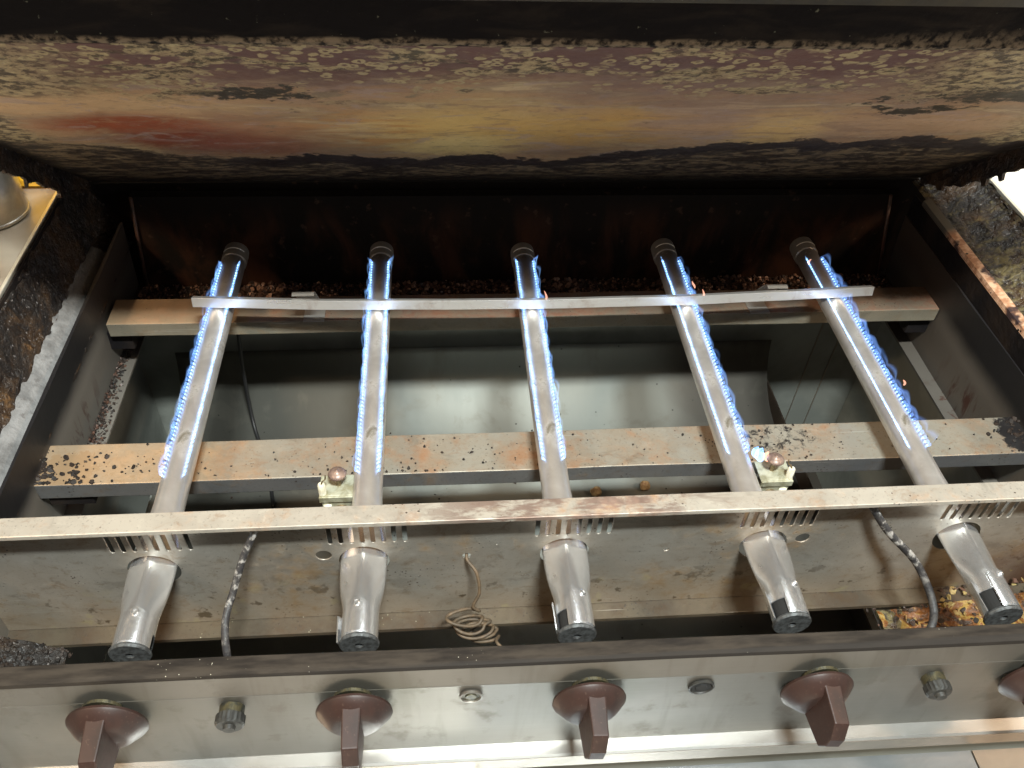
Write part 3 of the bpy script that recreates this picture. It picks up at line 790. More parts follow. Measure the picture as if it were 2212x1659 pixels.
# ---- cabinet below the burners
cab = [('cabinet_back', bx(-0.50, 0.50, 0.800, 0.803, -0.46, -0.076)), ('cabinet_front', bx(-0.467, 0.487, 0.2450, 0.2470, -0.46, -0.070)),
       ('cabinet_side', bx(-0.470, -0.467, 0.245, 0.799, -0.46, -0.104)),
       ('cabinet_side', bx(0.487, 0.490, 0.245, 0.799, -0.46, -0.104))]
for n_, b in cab: obj(n_, b, M['cab_dark'], grill)
for xs_, zt_ in ((0.408, -0.13), (0.438, -0.16)):
    obj('cabinet_seam', bx(xs_ - 0.0005, xs_ + 0.0005, 0.7985, 0.7997, -0.45, zt_), M['brown_steel'], grill)
obj('inner_partition', bx(0.352, 0.376, 0.40, 0.60, -0.275, -0.273), M['flange'], grill)

# ---- burner support beams
def beam(y0, y1, z, h, x0, x1, mat, face, name='burner_support_beam', label=None):
    pts = [(y0, z - h), (y0, z), (y1, z), (y1, z - h * 1.2)]
    o = obj(name, sheet(pts, -0.0025, x0, x1, 50, jitter=lambda q, i: Vector((0, 0.0012 * nz(q.x * 5, 1), 0.0007 * nz(q.x * 9, i)))), [mat, face], grill, label=label, bevel=0.0009)
    for p in o.data.polygons:
        if abs(p.normal.y) > 0.8: p.material_index = 1
    return o
beam(0.4625, 0.5075, -0.0280, 0.0175, -0.4295, 0.475, M['beam_front'], M['beam_face'])
beam(0.6680, 0.7080, -0.0280, 0.0165, -0.4245, 0.4528, M['beam_rear'], M['beam_rear_face'])
for x_ in (-0.42, 0.443): obj('beam_hanger', bx(x_ - 0.012, x_ + 0.012, 0.676, 0.70, -0.068, -0.046), M['black'], grill)
for x_ in (-0.405,): obj('beam_hanger', bx(x_ - 0.020, x_ + 0.016, 0.466, 0.500, -0.058, -0.0462), M['black'], grill)

# ---- burner mounting plate: vertical sheet with slots and holes
BX = [-0.303, -0.1505, 0.0005, 0.1563, 0.3145]
def plate_mesh():
    cu = bpy.data.curves.new('plate_outline', 'CURVE'); cu.dimensions = '2D'; cu.fill_mode = 'BOTH'; cu.extrude = 0.0006
    def loop(pts):
        s = cu.splines.new('POLY'); s.points.add(len(pts) - 1)
        for i, p in enumerate(pts): s.points[i].co = (p[0], p[1], 0, 1)
        s.use_cyclic_u = True
    def circ(cx, cz, r, n=32): loop([(cx + r * math.cos(2 * math.pi * k / n), cz + r * math.sin(2 * math.pi * k / n)) for k in range(n)])
    loop([(-0.452, -0.0785), (0.468, -0.0785), (0.468, 0.0628), (-0.452, 0.0628)])
    for i, x in enumerate(BX):
        circ(x, -0.003 + (0.0 if i else -0.001), 0.0188)
        c = x + 0.0045
        for k in range(8):
            sx0 = c + (k - 3.5) * 0.0077; w_ = 0.0018; zt, zb = 0.050, 0.0215
            pts = [(sx0 + w_, zt), (sx0 - w_, zt)] + [(sx0 + w_ * math.cos(a), zb + w_ * math.sin(a)) for a in [math.pi + math.pi * q / 6 for q in range(7)]]
            loop(pts)
    circ(-0.1795, 0.0065, 0.0060, 24); circ(0.1865, 0.0035, 0.0058, 24); circ(-0.074, -0.0016, 0.0034, 16); circ(0.080, -0.0041, 0.0023, 16)
    circ(0.0315 - 0.083, 0.012, 0.0008, 10)
    co = bpy.data.objects.new('plate_outline', cu); COL.objects.link(co)
    co.matrix_world = Matrix(((1, 0, 0, 0), (0, 0, -1, 0.360), (0, 1, 0, 0), (0, 0, 0, 1)))
    bpy.context.view_layer.update()
    me = bpy.data.meshes.new_from_object(co.evaluated_get(bpy.context.evaluated_depsgraph_get()))
    me.transform(co.matrix_world)
    bpy.data.objects.remove(co); bpy.data.curves.remove(cu)
    bm = bmesh.new(); bm.from_mesh(me); bmesh.ops.remove_doubles(bm, verts=bm.verts, dist=1e-6); bpy.data.meshes.remove(me)
    return bm
plate = obj('burner_mounting_plate', plate_mesh(), M['plate'], grill)
obj('plate_top_flange', sheet([(0.3608, 0.0634), (0.3445, 0.0640), (0.3440, 0.0605)], 0.0014, -0.452, 0.468, 60,
    jitter=lambda q, i: Vector((0, 0.0008 * nz(q.x * 4, 2), 0.0006 * nz(q.x * 6, 5)))), M['flange'], plate, bevel=0.0005)
obj('plate_bottom_flange', sheet([(0.3605, -0.0792), (0.3455, -0.0800), (0.3450, -0.0830)], 0.0014, -0.440, 0.460, 40,
    jitter=lambda q, i: Vector((0, 0.0008 * nz(q.x * 4, 9), 0))), M['bottom_flange'], plate)

b = bmesh.new()
tube(b, [(-0.11, 0.789, -0.0710), (0.08, 0.789, -0.0705)], 0.0005, 6)
obj('liner_edge', b, M['edge'], grill)
# ---- drip tray (slides out)
tray = thing('drip_tray', 'wide grey steel drip tray with black flecks under the burners', 'tray', (0.0, 0.52, -0.25))
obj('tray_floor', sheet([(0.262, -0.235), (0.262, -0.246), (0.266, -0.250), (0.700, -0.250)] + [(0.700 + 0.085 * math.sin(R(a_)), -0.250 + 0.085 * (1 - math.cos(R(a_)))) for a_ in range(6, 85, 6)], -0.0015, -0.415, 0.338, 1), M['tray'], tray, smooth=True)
obj('tray_side', bx(-0.417, -0.4152, 0.262, 0.797, -0.2515, -0.225), M['cab_dark'], tray)
obj('tray_side', bx(0.3382, 0.340, 0.262, 0.797, -0.2515, -0.225), M['brown_dark'], tray)
b = bmesh.new(); tube(b, smoothpath([(-0.318, 0.735, -0.10), (-0.325, 0.74, -0.17), (-0.322, 0.72, -0.235), (-0.300, 0.66, -0.247), (-0.285, 0.60, -0.247)], 8), 0.0022, 10)
o = obj('thin_cable', b, M['black_plastic'], None, loc=(-0.3, 0.66, -0.247)); o['label'] = 'thin black cable lying in the dark left end of the drip tray'; o['category'] = 'cable'

# ---- front rail, control panel, ledge, cabinet deck
def yaw(bm, a=-0.009):
    bmesh.ops.rotate(bm, verts=bm.verts, cent=(-0.03, 0.25, 0), matrix=Matrix.Rotation(a, 3, 'Z')); return bm
XF0, XF1 = -0.55, 0.56
obj('front_rail', yaw(sheet([(0.2605, 0.015), (0.2608, 0.0435), (0.2595, 0.0452), (0.2500, 0.0462), (0.2478, 0.0448), (0.2472, 0.0418)], 0.003, XF0, XF1, 80,
    jitter=lambda q, i: Vector((0, 0.0006 * nz(q.x * 7, 3), 0.0005 * nz(q.x * 9, i * 0.2))))), M['rail'], grill, smooth=False)
panel = obj('control_panel', yaw(sheet([(0.2478, 0.0422), (0.2440, 0.0250), (0.2437, 0.0247), (0.2405, -0.0590)], 0.003, XF0, XF1, 60,
    jitter=lambda q, i: Vector((0, 0.0005 * nz(q.x * 4, 8), 0)))), M['panel'], grill)
ledge = obj('panel_ledge', yaw(sheet([(0.2408, -0.0592), (0.2318, -0.0600), (0.2302, -0.0610)], 0.002, XF0, XF1, 80,
    jitter=lambda q, i: Vector((0, 0, 0.0003 * nz(q.x * 12, 8))))), M['ledge'], grill)
obj('ledge_face', yaw(sheet([(0.2300, -0.0614), (0.2296, -0.0760), (0.236, -0.080)], 0.002, XF0, XF1, 1)), M['brown_steel'], ledge)
obj('cabinet_deck', yaw(bx(-0.07, 0.298, 0.06, 0.2285, -0.090, -0.086)), M['blue_steel'], grill)
obj('cabinet_deck', yaw(bx(0.2995, 0.58, 0.06, 0.2285, -0.090, -0.086)), M['brown_steel'], grill)
obj('cabinet_deck', yaw(bx(-0.60, -0.0715, 0.06, 0.2285, -0.090, -0.086)), M['ledge'], grill)

# ---- knobs
KZ = 0.0085
for kx, roll in ((-0.302, 2), (-0.150, 0), (0.001, -7), (0.1535, -10), (0.3065, -20)):
    ky = 0.2415 - 0.009 * (kx + 0.03)
    b = bmesh.new()
    lathe(b, [(0.0, 0.0015), (0.0215, 0.0015), (0.0238, 0.0025), (0.0243, 0.0042), (0.0238, 0.0054), (0.0212, 0.0082), (0.0175, 0.0120), (0.0145, 0.0140), (0.0125, 0.0146), (0.0, 0.0150)], (kx, ky, KZ), (0, -1, 0), 56)
    kn = obj('control_knob', b, M['knob'], grill, loc=(kx, ky, KZ)); auto_smooth(kn, 28)
    b = bmesh.new()
    prof = [(0.004, 0.0195), (-0.004, 0.0190), (-0.0270, 0.0150), (-0.0330, 0.0040), (-0.0335, -0.0040), (-0.0300, -0.0120), (0.004, -0.0150)]
    L_ = []; hw0 = 0.0052
    for sgn in (-1, 1):
        L_.append([b.verts.new((kx + sgn * (hw0 + (0.0006 if y_ > -0.02 else 0)), ky - 0.006 + y_, KZ + z_)) for y_, z_ in prof])
    n_ = len(prof)
    b.faces.new(L_[0][::-1]); b.faces.new(L_[1])
    for i in range(n_): b.faces.new((L_[0][i], L_[0][(i + 1) % n_], L_[1][(i + 1) % n_], L_[1][i]))
    bmesh.ops.rotate(b, verts=b.verts, cent=(kx, ky, KZ), matrix=Matrix.Rotation(R(-roll), 3, 'Y'))
    obj('knob_handle', b, M['knob'], kn, bevel=0.0009)
    b = bmesh.new(); lathe(b, [(0.0, 0.0), (0.012, 0.0), (0.012, 0.002), (0, 0.002)], (kx, ky + 0.0006, KZ + 0.013), (0, -1, 0), 24)
    obj('knob_collar', b, M['brass'], kn)
# pilot valves and ports between the knobs
def stud(x, z, cap_r=0.0098, name='valve_stem'):
    y = 0.2432 - 0.009 * (x + 0.03)
    b = bmesh.new(); lathe(b, [(0, 0), (0.0078, 0), (0.0078, 0.0055), (0.0070, 0.006), (0, 0.006)], (x, y, z), (0, -1, 0), 32)
    s_ = obj(name, b, M['brass'], grill, loc=(x, y, z))
    b = bmesh.new()
    lathe(b, [(0, 0.006), (cap_r, 0.006), (cap_r, 0.0110), (cap_r * 0.86, 0.0125), (0.0040, 0.0125), (0.0036, 0.0150), (0.0, 0.0150)], (x, y, z), (0, -1, 0), 40)
    for k, v_ in enumerate(b.verts):
        if abs((Vector((v_.co.x - x, v_.co.z - z))).length - cap_r) < 1e-5 and k % 2: v_.co.x = x + (v_.co.x - x) * 0.965; v_.co.z = z + (v_.co.z - z) * 0.965
    obj('valve_cap', b, M['stud'], s_)
stud(-0.2262, 0.0120, 0.0092); stud(0.2360, 0.0085, 0.0088)
for x, z, r_, mat, nm_ in ((-0.0757, 0.0140, 0.0068, 'brass', 'panel_port'), (0.0757, 0.0120, 0.0080, 'stud', 'panel_port')):
    y = 0.2424 - 0.009 * (x + 0.03)
    b = bmesh.new(); lathe(b, [(r_, -0.0012), (r_ + 0.0008, 0.0), (r_ + 0.0008, 0.0014), (r_ - 0.0003, 0.0016), (r_ - 0.0008, 0.0005), (r_ - 0.001, -0.001)], (x, y, z), (0, -1, 0), 40)
    p_ = obj(nm_, b, M['panel'] if mat == 'brass' else M['stud'], grill)
    b = bmesh.new(); lathe(b, [(r_ - 0.0004, 0.0006), (r_ * 0.55, 0.0003), (r_ * 0.5, 0.0012), (0.0, 0.0012)], (x, y, z), (0, -1, 0), 6 if mat == 'stud' else 30)
    obj('port_plug', b, M[mat] if mat == 'brass' else M['hole'], p_)

# ================================================================== BURNERS
def flames(x0, sgn, y0, y1, seed, par, amp=1.0, licks=()):
    """a row of small jets leaving the ports on one flank of the tube; 'fade' thins them towards the tip"""
    rnd = random.Random(seed); b = bmesh.new(); pitch = 0.0043
    fl = b.verts.layers.float.new('fade')
    n = int((y1 - y0) / pitch); ph = R(41)
    def jet(y, L, wmul, bright, lean, twist):
        px, pz = x0 + sgn * 0.0127 * math.sin(ph), 0.0127 * math.cos(ph)
        rings = []; seg = 10; nr = 9
        for j in range(nr + 1):
            t = j / nr
            ox = math.sin(ph) * L * (1.15 * t - 0.35 * t * t) + twist * t * t
            oz = math.cos(ph) * L * 0.40 * t + L * 0.55 * t * t
            pr = math.sin(math.pi * min(1.0, 0.14 + 0.86 * t ** 1.7)) ** 0.6
            wy = (0.0010 + 0.0013 * t) * pr * wmul + 0.00004
            wx = 0.0011 * pr * wmul + 0.00004
            cen = Vector((px + sgn * ox, y + lean * t * 2, pz + oz))
            nrm = Vector((sgn * math.cos(ph * 0.5), 0, -math.sin(ph * 0.5)))
            ring = []
            for k in range(seg):
                a = 2 * math.pi * k / seg
                v_ = b.verts.new(cen + Vector((0, wy * math.cos(a), 0)) + nrm * wx * math.sin(a)); v_[fl] = min(0.97, 1 - bright * (1.0 - 0.60 * t ** 1.5)); ring.append(v_)
            rings.append(ring)
        for j in range(nr):
            for k in range(seg): b.faces.new((rings[j][k], rings[j][(k + 1) % seg], rings[j + 1][(k + 1) % seg], rings[j + 1][k]))
        return px, pz
    for i in range(n + 1):
        y = y0 + i * pitch
        wave = 0.5 + 0.5 * math.sin(y * 270 + seed * 1.3 + 2.5 * nz(y * 20, seed))      # jets run together in scallops
        lf = max(0.0, nz(y * 33, seed * 3.1) * 1.3)
        L = 0.0042 + 0.0008 * wave + rnd.uniform(-0.0004, 0.0006)
        lean = 0.0010 * math.cos(y * 270 + seed * 1.3)
        px, pz = jet(y, L, 0.95, rnd.uniform(0.55, 0.9), lean, 0.0010 * nz(y * 60, seed, 4))
        q = bmesh.ops.create_icosphere(b, subdivisions=1, radius=0.00074 * rnd.uniform(0.45, 1.15))
        for f_ in set(f_ for v_ in q['verts'] for f_ in v_.link_faces): f_.material_index = 1
        for v_ in q['verts']:
            v_.co = Vector((v_.co.x * 0.9, v_.co.y * 1.2, v_.co.z * 1.2)) + Vector((px + sgn * 0.0007, y, pz + 0.0005))
    # the merged flame sheet that hangs together outside the jets, scalloped along its free edge
    px, pz = x0 + sgn * 0.0127 * math.sin(ph), 0.0127 * math.cos(ph)
    ny = int((y1 - y0 + 0.004) / 0.0009); nt_ = 9
    prof_fade = [0.35, 0.55, 0.72, 0.80, 0.82, 0.74, 0.52, 0.40, 0.68, 1.0]
    for layer, (gain, thin, sh) in enumerate(((1.0, 0.0, 0.0), (1.30, 0.20, 1.7))):
        G1 = []
        for i in range(ny + 1):
            y = y0 - 0.002 + (y1 - y0 + 0.004) * i / ny
            ph_ = y * (255 + 40 * layer) + seed * 1.3 + sh + 2.2 * nz(y * 16, seed + layer)
            sc = abs(math.sin(ph_ * 0.5)) ** 0.8
            calm = max(0.0, nz(y * 24 + layer * 5, seed * 2.3) + 0.12)
            L = (0.0038 + 0.0019 * sc + 0.0078 * calm * amp * (0.6 + 0.5 * sc)) * gain
            for ly, la in licks: L += la * 0.8 * math.exp(-((y - ly) / 0.0055) ** 2)
            endf = min(1.0, (i + 1) / 4.0, (ny - i + 1) / 4.0); L *= endf
            row = []
            gate = min(1.0, max(0.0, 0.25 + 1.6 * (nz(y * 31, seed * 5.1, layer) + 0.35))) if layer else 1.0
            for j in range(nt_ + 1):
                t = j / nt_
                ox = math.sin(ph) * L * (1.15 * t - 0.35 * t * t) + 0.0007 * t * nz(y * 120, t * 3, seed)
                oz = math.cos(ph) * L * 0.40 * t + L * 0.50 * t * t
                v_ = b.verts.new((px + sgn * ox, y + 0.0012 * t * t, pz + oz))
                fv = prof_fade[j] + thin + 0.10 * nz(y * 200, t * 4, seed)
                v_[fl] = max(0.0, min(1.0, 1 - (1 - fv) * gate * 0.9)); row.append(v_)
            G1.append(row)
        for i in range(ny):
            for j in range(nt_): b.faces.new((G1[i][j], G1[i + 1][j], G1[i + 1][j + 1], G1[i][j + 1]))
    f = obj('flame', b, [M['flame'], M['flame_core']], par, smooth=True)
    return f
def lick(pos, h, par, mat='flame_orange', r=0.0016):
    b = bmesh.new(); P = []; rr = []
    for j in range(9):
        t = j / 8; P.append((pos[0] + 0.002 * math.sin(t * 3 + pos[1] * 50), pos[1] + 0.25 * h * t, pos[2] + h * t)); rr.append(r * (math.sin(math.pi * min(0.98, 0.15 + 0.85 * t)) ** 0.8) + 0.00005)
    tube(b, P, rr, 10)
    return obj('flame_lick', b, M[mat], par, smooth=True)

LABELS = ['leftmost lit burner tube, its right venturi edge slit dark',
          'lit burner tube second from left, beside the left pilot',
          'middle lit burner tube with round screw on its shutter',
          'lit burner tube second from right, beside the burning pilot',
          'rightmost lit burner tube over the yellow crumbs']
# window start angle, end angle (deg, 0 = +x, 90 = up) of the air opening, per burner
WIN = [(-18, 10), (160, 190), (118, 172), (112, 166), (112, 166)]
ENDY = [0.2900, 0.2892, 0.2878, 0.2884, 0.2855]
TIPY = [0.7415, 0.7400, 0.7350, 0.7400, 0.7400]
for bi, x0 in enumerate(BX):
    th = thing('burner_tube', LABELS[bi], 'gas burner', (x0, ENDY[bi], 0.0), 'lit burner tubes side by side')
    th.scale = (0.93, 1.0, 0.93)
    E = ENDY[bi]; tip = TIPY[bi]
    # main tube, swaged wide where it passes the plate
    b = bmesh.new(); seg = 48
    stations = [(tip, .0125, .0125, 0), (tip - .05, .0125, .0125, 0), (.60, .0125, .0125, 0), (.50, .0125, .0125, 0), (.43, .0125, .0125, 0), (.415, .0126, .0125, 0), (.402, .0133, .0125, 0), (.388, .0155, .0126, .3), (.375, .0180, .0127, .8), (.362, .0187, .0128, 1.0),
                (.352, .0186, .0128, 1.0), (.342, .0182, .0128, 1.0), (.334, .0174, .0129, .9), (.328, .0164, .0131, .7), (.3225, .0150, .0134, .4), (.3185, .0141, .0137, .15), (.3135, .0137, .0137, 0)]
    rings = []
    for (y, a, h, pinch) in stations:
        ring = []
        for k in range(seg):
            t = 2 * math.pi * k / seg
            cx, cz = math.cos(t), math.sin(t)
            # swaged part: flat facets between the crown and the wide sides
            p_ = 2.0 - 0.78 * pinch
            rr = 1.0 / ((abs(cx) ** p_ + abs(cz) ** p_) ** (1.0 / p_))
            ring.append(b.verts.new((x0 + a * cx * rr, y, h * cz * rr)))
        rings.append(ring)
    for i in range(len(rings) - 1):
        for k in range(seg): b.faces.new((rings[i][k], rings[i][(k + 1) % seg], rings[i + 1][(k + 1) % seg], rings[i + 1][k]))
    b.faces.new(rings[0])
    split = None
    to = obj('tube', b, [M['tube'], M['venturi']], th, smooth=True)
    for p in to.data.polygons:
        if p.center.y + E < 0.385: p.material_index = 1
    # end cap with a crimped ring
    b = bmesh.new()
    lathe(b, [(0.0125, -0.012), (0.0136, -0.011), (0.0138, -0.004), (0.0132, 0.0), (0.0138, 0.003), (0.0134, 0.009), (0.0118, 0.0105), (0.0, 0.011)], (x0, tip, 0), (0, 1, 0), 44)
    cp = obj('end_cap', b, M['cap'], th); auto_smooth(cp, 40)
    b = bmesh.new()
    for k in range(26):
        a0, a1 = [R(35 + 110 * q / 26) for q in (k, k + 1)]
        vs = []
        for a, rr, dy in ((a0, .01385, -.0020), (a1, .01385, -.0020), (a1, .01400, -.0010), (a0, .01400, -.0010)):
            vs.append(b.verts.new((x0 + rr * math.cos(a), tip + dy - 0.0005, rr * math.sin(a))))
        b.faces.new(vs)
    bmesh.ops.remove_doubles(b, verts=b.verts, dist=1e-6)
    r = bmesh.ops.extrude_face_region(b, geom=b.faces[:])
    bmesh.ops.translate(b, verts=[v for v in r['geom'] if isinstance(v, bmesh.types.BMVert)], vec=(0, 0, 0.0004))
    obj('crimp_line', b, M['cap_line'], cp)
    # air mixer mouth: cylinder with an opening cut out of its flank
    w0, w1 = WIN[bi]; b = bmesh.new(); segs = 72; y_in, y_a, y_out = 0.3138, 0.3040, E + 0.0022
    def ringpts(y, r_): return [b.verts.new((x0 + r_ * math.cos(2 * math.pi * k / segs), y, r_ * math.sin(2 * math.pi * k / segs))) for k in range(segs)]
    def inwin(k):
        a = (360.0 * (k + 0.5) / segs)
        return any(w0 <= q <= w1 for q in (a, a - 360))
    for r_ in (0.0138, 0.0128):
        ys = [y_in, y_a, y_a - 0.0015, y_out]
        rg = [ringpts(y, r_) for y in ys]
        for i in range(3):
            for k in range(segs):
                if i >= 1 and inwin(k): continue
                b.faces.new((rg[i][k], rg[i][(k + 1) % segs], rg[i + 1][(k + 1) % segs], rg[i + 1][k]))
    vt = obj('venturi', b, M['venturi'], th, smooth=True)
    b = bmesh.new(); lathe(b, [(0.0120, 0.002), (0.0120, 0.024), (0.0, 0.024)], (x0, E, 0), (0, 1, 0), 30)
    obj('venturi_bore', b, M['hole'], vt)
    b = bmesh.new()
    lathe(b, [(0.0032, 0.0), (0.0142, 0.0), (0.0149, 0.0008), (0.0150, 0.0018), (0.0139, 0.0034), (0.0130, 0.0036), (0.0032, 0.0030), (0.0032, 0.0)], (x0, E, 0), (0, 1, 0), 48)
    fo = obj('mouth_flange', b, M['venturi_dark'], th); auto_smooth(fo, 30)
    # sliding shutter, a curved plate held by one screw
    b = bmesh.new(); sa0, sa1 = [(50, 118), (62, 132), (22, 104), (18, 106), (18, 108)][bi]
    nseg = 20; r_o, r_i = 0.0149, 0.0141
    if True:
        V0 = []
        for k in range(nseg + 1):
            a = R(sa0 + (sa1 - sa0) * k / nseg)
            yy1 = 0.3195 - 0.0035 * abs(k / nseg - 0.5) * 2
            V0.append([b.verts.new((x0 + rr * math.cos(a), yy, rr * math.sin(a))) for rr, yy in ((r_o, E + 0.0042), (r_o, yy1), (r_i, yy1), (r_i, E + 0.0042))])
        for k in range(nseg):
            for q in range(4): b.faces.new((V0[k][q], V0[k][(q + 1) % 4], V0[k + 1][(q + 1) % 4], V0[k + 1][q]))
        b.faces.new(V0[0]); b.faces.new(V0[-1][::-1])
    sh = obj('air_shutter', b, M['venturi'], th); auto_smooth(sh, 40)
    # thin guard strip standing off below the opening
    if bi >= 1:
        b = bmesh.new(); a = R(w1 + 4)
        d = Vector((math.cos(a), 0, math.sin(a))); t_ = Vector((-math.sin(a), 0, math.cos(a)))
        base = Vector((x0, 0, 0)) + d * 0.0141
        vs = []
        for yy, s_ in ((E + 0.003, 0), (0.3125, 0.0008)):
            for dd, tt in ((0, -0.0016), (0.0010, -0.0016), (0.0022 + s_, 0.0042), (0.0012 + s_, 0.0042)):
                p = base + d * dd - t_ * tt; vs.append(b.verts.new((p.x, yy, p.z)))
        for i in range(4): b.faces.new((vs[i], vs[(i + 1) % 4], vs[4 + (i + 1) % 4], vs[4 + i]))
        b.faces.new(vs[:4][::-1]); b.faces.new(vs[4:])
        obj('guard_strip', b, M['venturi'], th)
    # screw
    am = R((sa0 + sa1) / 2); d = Vector((math.cos(am), 0, math.sin(am))); p = Vector((x0, 0.3150, 0)) + d * 0.0148
    b = bmesh.new(); lathe(b, [(0, 0), (0.0027, 0), (0.0027, 0.0010), (0.0020, 0.0018), (0.0012, 0.0018), (0.0010, 0.0012), (0, 0.0012)], p, d, 18)
    so = obj('screw', b, M['venturi'], th); auto_smooth(so, 40)
    # flames
    lk = {0: ((), ()), 1: (((.62, .002), (.66, .003)), ((.71, .003),)), 2: ((), ((.715, .006), (.645, .006), (.62, .004), (.56, .003))),
          3: (((.545, .004),), ((.65, .004), (.62, .005), (.59, .003), (.50, .002))), 4: (((.70, .003),), ((.60, .004), (.56, .005), (.50, .003)))}[bi]
    amp = [0.35, 0.65, 0.75, 0.85, 1.0][bi]
    ys, ye = [(.4385, .716), (.4365, .716), (.4430, .714), (.4440, .714), (.4440, .712)][bi]
    flames(x0, -1, ys, ye, 11 + bi, th, amp, lk[0]); flames(x0, 1, ys, ye, 31 + bi, th, amp, lk[1])
    for pos, h in {2: [((x0 + .0135, .6385, .016), .013)], 3: [((x0 + .0150, .636, .018), .012), ((x0 + .0125, .6600, .014), .008)], 4: [((x0 - .010, .700, .012), .006), ((x0 + .017, .515, .012), .006)]}.get(bi, []):
        lick(pos, h, th, r=0.0010)

# ================================================================== crossover bar lying on the tubes
bar = thing('carryover_bar', 'thin bright steel angle lying across the five burner tubes', 'bar', (0.013, 0.638, 0.0125))
def bar_path(x):
    y = 0.6335 + 0.011 * ((x - 0.01) / 0.33) ** 2 + 0.0010 * nz(x * 9, 4); z = 0.0225 + 0.0008 * nz(x * 12, 6)
    return y, z
b = bmesh.new(); rows = []
n = 80
for i in range(n + 1):
    x = -0.3255 + (0.3518 + 0.3255) * i / n; y, z = bar_path(x)
    sag = 0.0009 * max(0, math.cos((x - BX[min(range(5), key=lambda q: abs(BX[q] - x))]) * 260)) if min(abs(q - x) for q in BX) < 0.018 else 0
    pr = [(0.0070, -0.0030), (0.0, 0.0), (-0.0022, -0.0095 - sag), (-0.0012, -0.0097 - sag), (0.0010, -0.0012), (0.0068, -0.0040)]
    rows.append([b.verts.new((x, y + a, z + c_)) for a, c_ in pr])
for i in range(n):
    for k in range(6): b.faces.new((rows[i][k], rows[i][(k + 1) % 6], rows[i + 1][(k + 1) % 6], rows[i + 1][k]))
for rw, s_ in ((rows[0], 1), (rows[-1], -1)):
    b.faces.new([rw[i] for i in (0, 1, 4, 5)][::s_]); b.faces.new([rw[i] for i in (1, 2, 3, 4)][::s_])
obj('angle_strip', b, M['bar'], bar, bevel=0.0009)
for xc, sk in ((-0.2190, 0.006), (0.2500, -0.004)):
    yb, zb = bar_path(xc)
    pts = [Vector((xc, 0.6655, -0.0268)), Vector((xc, 0.672, -0.0262)), Vector((xc - sk * .5, 0.668, -0.004)), Vector((xc - sk, yb + 0.004, 0.014)), Vector((xc - sk, yb + 0.0095, 0.0195))]
    pts = [Vector((xc + 0.0005, 0.6650, -0.0266)), Vector((xc, 0.6900, -0.0263)), Vector((xc - sk * 0.4, 0.6760, -0.006)), Vector((xc - sk * .4, 0.6560, 0.0185)), Vector((xc - sk * .4, 0.6480, 0.0205))]
    b = bmesh.new(); pr = []
    P = smoothpath(pts, 6)
    for i, p in enumerate(P):
        d = (P[min(i + 1, len(P) - 1)] - P[max(i - 1, 0)]).normalized(); nn = Vector((1, 0, 0)).cross(d).normalized() * 0.0005
        pr.append([b.verts.new(p + Vector((s1 * 0.0105, 0, 0)) + nn * s2) for s1, s2 in ((-1, -1), (1, -1), (1, 1), (-1, 1))])
    for i in range(len(P) - 1):
        for k in range(4): b.faces.new((pr[i][k], pr[i][(k + 1) % 4], pr[i + 1][(k + 1) % 4], pr[i + 1][k]))
    b.faces.new(pr[0]); b.faces.new(pr[-1][::-1])
    obj('bar_clip', b, M['clip'], bar)

# ================================================================== pilots
def pilot(xc, mir, label):
    t = thing('pilot_burner', label, 'pilot burner', (xc, 0.430, -0.03), 'pilot burners beside the tubes')
    X = lambda a: xc + a * mir
    def bb(a0, a1, *r): lo, hi = sorted((X(a0), X(a1))); return bx(lo, hi, *r)
    b = bb(-0.0145, 0.0130, 0.4230, 0.4440, -0.0060, -0.0042)
    box(b, min(X(-0.0145), X(0.013)), max(X(-0.0145), X(0.013)), 0.4210, 0.4230, -0.0105, -0.0042)
    box(b, min(X(-0.0130), X(0.013)), max(X(-0.0130), X(0.013)), 0.4225, 0.4242, -0.0240, -0.0106)
    obj('bracket', b, M['bracket'], t, bevel=0.0004)
    b = bmesh.new(); lathe(b, [(0.0022, 0), (0.0031, 0.0005), (0.0031, 0.0105), (0.0024, 0.0115), (0, 0.0115)], (X(-0.0118), 0.4260, -0.0050), (0.0, 0.05, 1), 14)
    ce = obj('electrode_sleeve', b, M['ceramic'], t); auto_smooth(ce, 40)
    b = bmesh.new(); tube(b, smoothpath([(X(-0.0118), 0.4262, 0.0060), (X(-0.0108), 0.4272, 0.0085), (X(-0.0085), 0.4285, 0.0100), (X(-0.0080), 0.4295, 0.0135)], 5), 0.0006, 8)
    obj('electrode_wire', b, M['pipe'], ce)
    b = bmesh.new(); lathe(b, [(0.0022, 0.0), (0.0022, 0.011), (0.0016, 0.012), (0, 0.012)], (X(0.0005), 0.4345, -0.0045), (0, 0, 1), 16)
    st = obj('pilot_stem', b, M['pipe'], t)
    b = bmesh.new(); lathe(b, [(0, 0.0075), (0.0066, 0.0084), (0.0074, 0.0094), (0.0066, 0.0108), (0.0040, 0.0124), (0.0010, 0.0130), (0.0008, 0.0138), (0, 0.0140)], (X(0.0005), 0.4345, -0.0005), (0, 0, 1), 30)
    hd = obj('pilot_hood', b, M['hood'], st, smooth=True)
    b = bmesh.new(); lathe(b, [(0.0022, 0), (0.0034, 0.001), (0.0034, 0.011), (0, 0.0115)], (X(-0.0088), 0.4235, -0.0260), (0, 0.0, 1), 14)
    obj('lower_sleeve', b, M['ceramic'], t, smooth=True)
    b = bmesh.new(); tube(b, [(X(-0.0030), 0.4085, -0.0265), (X(0.0005), 0.4200, -0.0220), (X(0.0080), 0.4360, -0.0170)], [0.0052, 0.0056, 0.0048], 18)
    obj('gas_pipe', b, M['pipe'], t)
    return t
pilot(-0.1752, 1, 'pilot burner with domed brown hood, left of the second tube')
p2 = pilot(0.1870, -1, 'pilot burner with a small orange flame, right of the fourth tube')
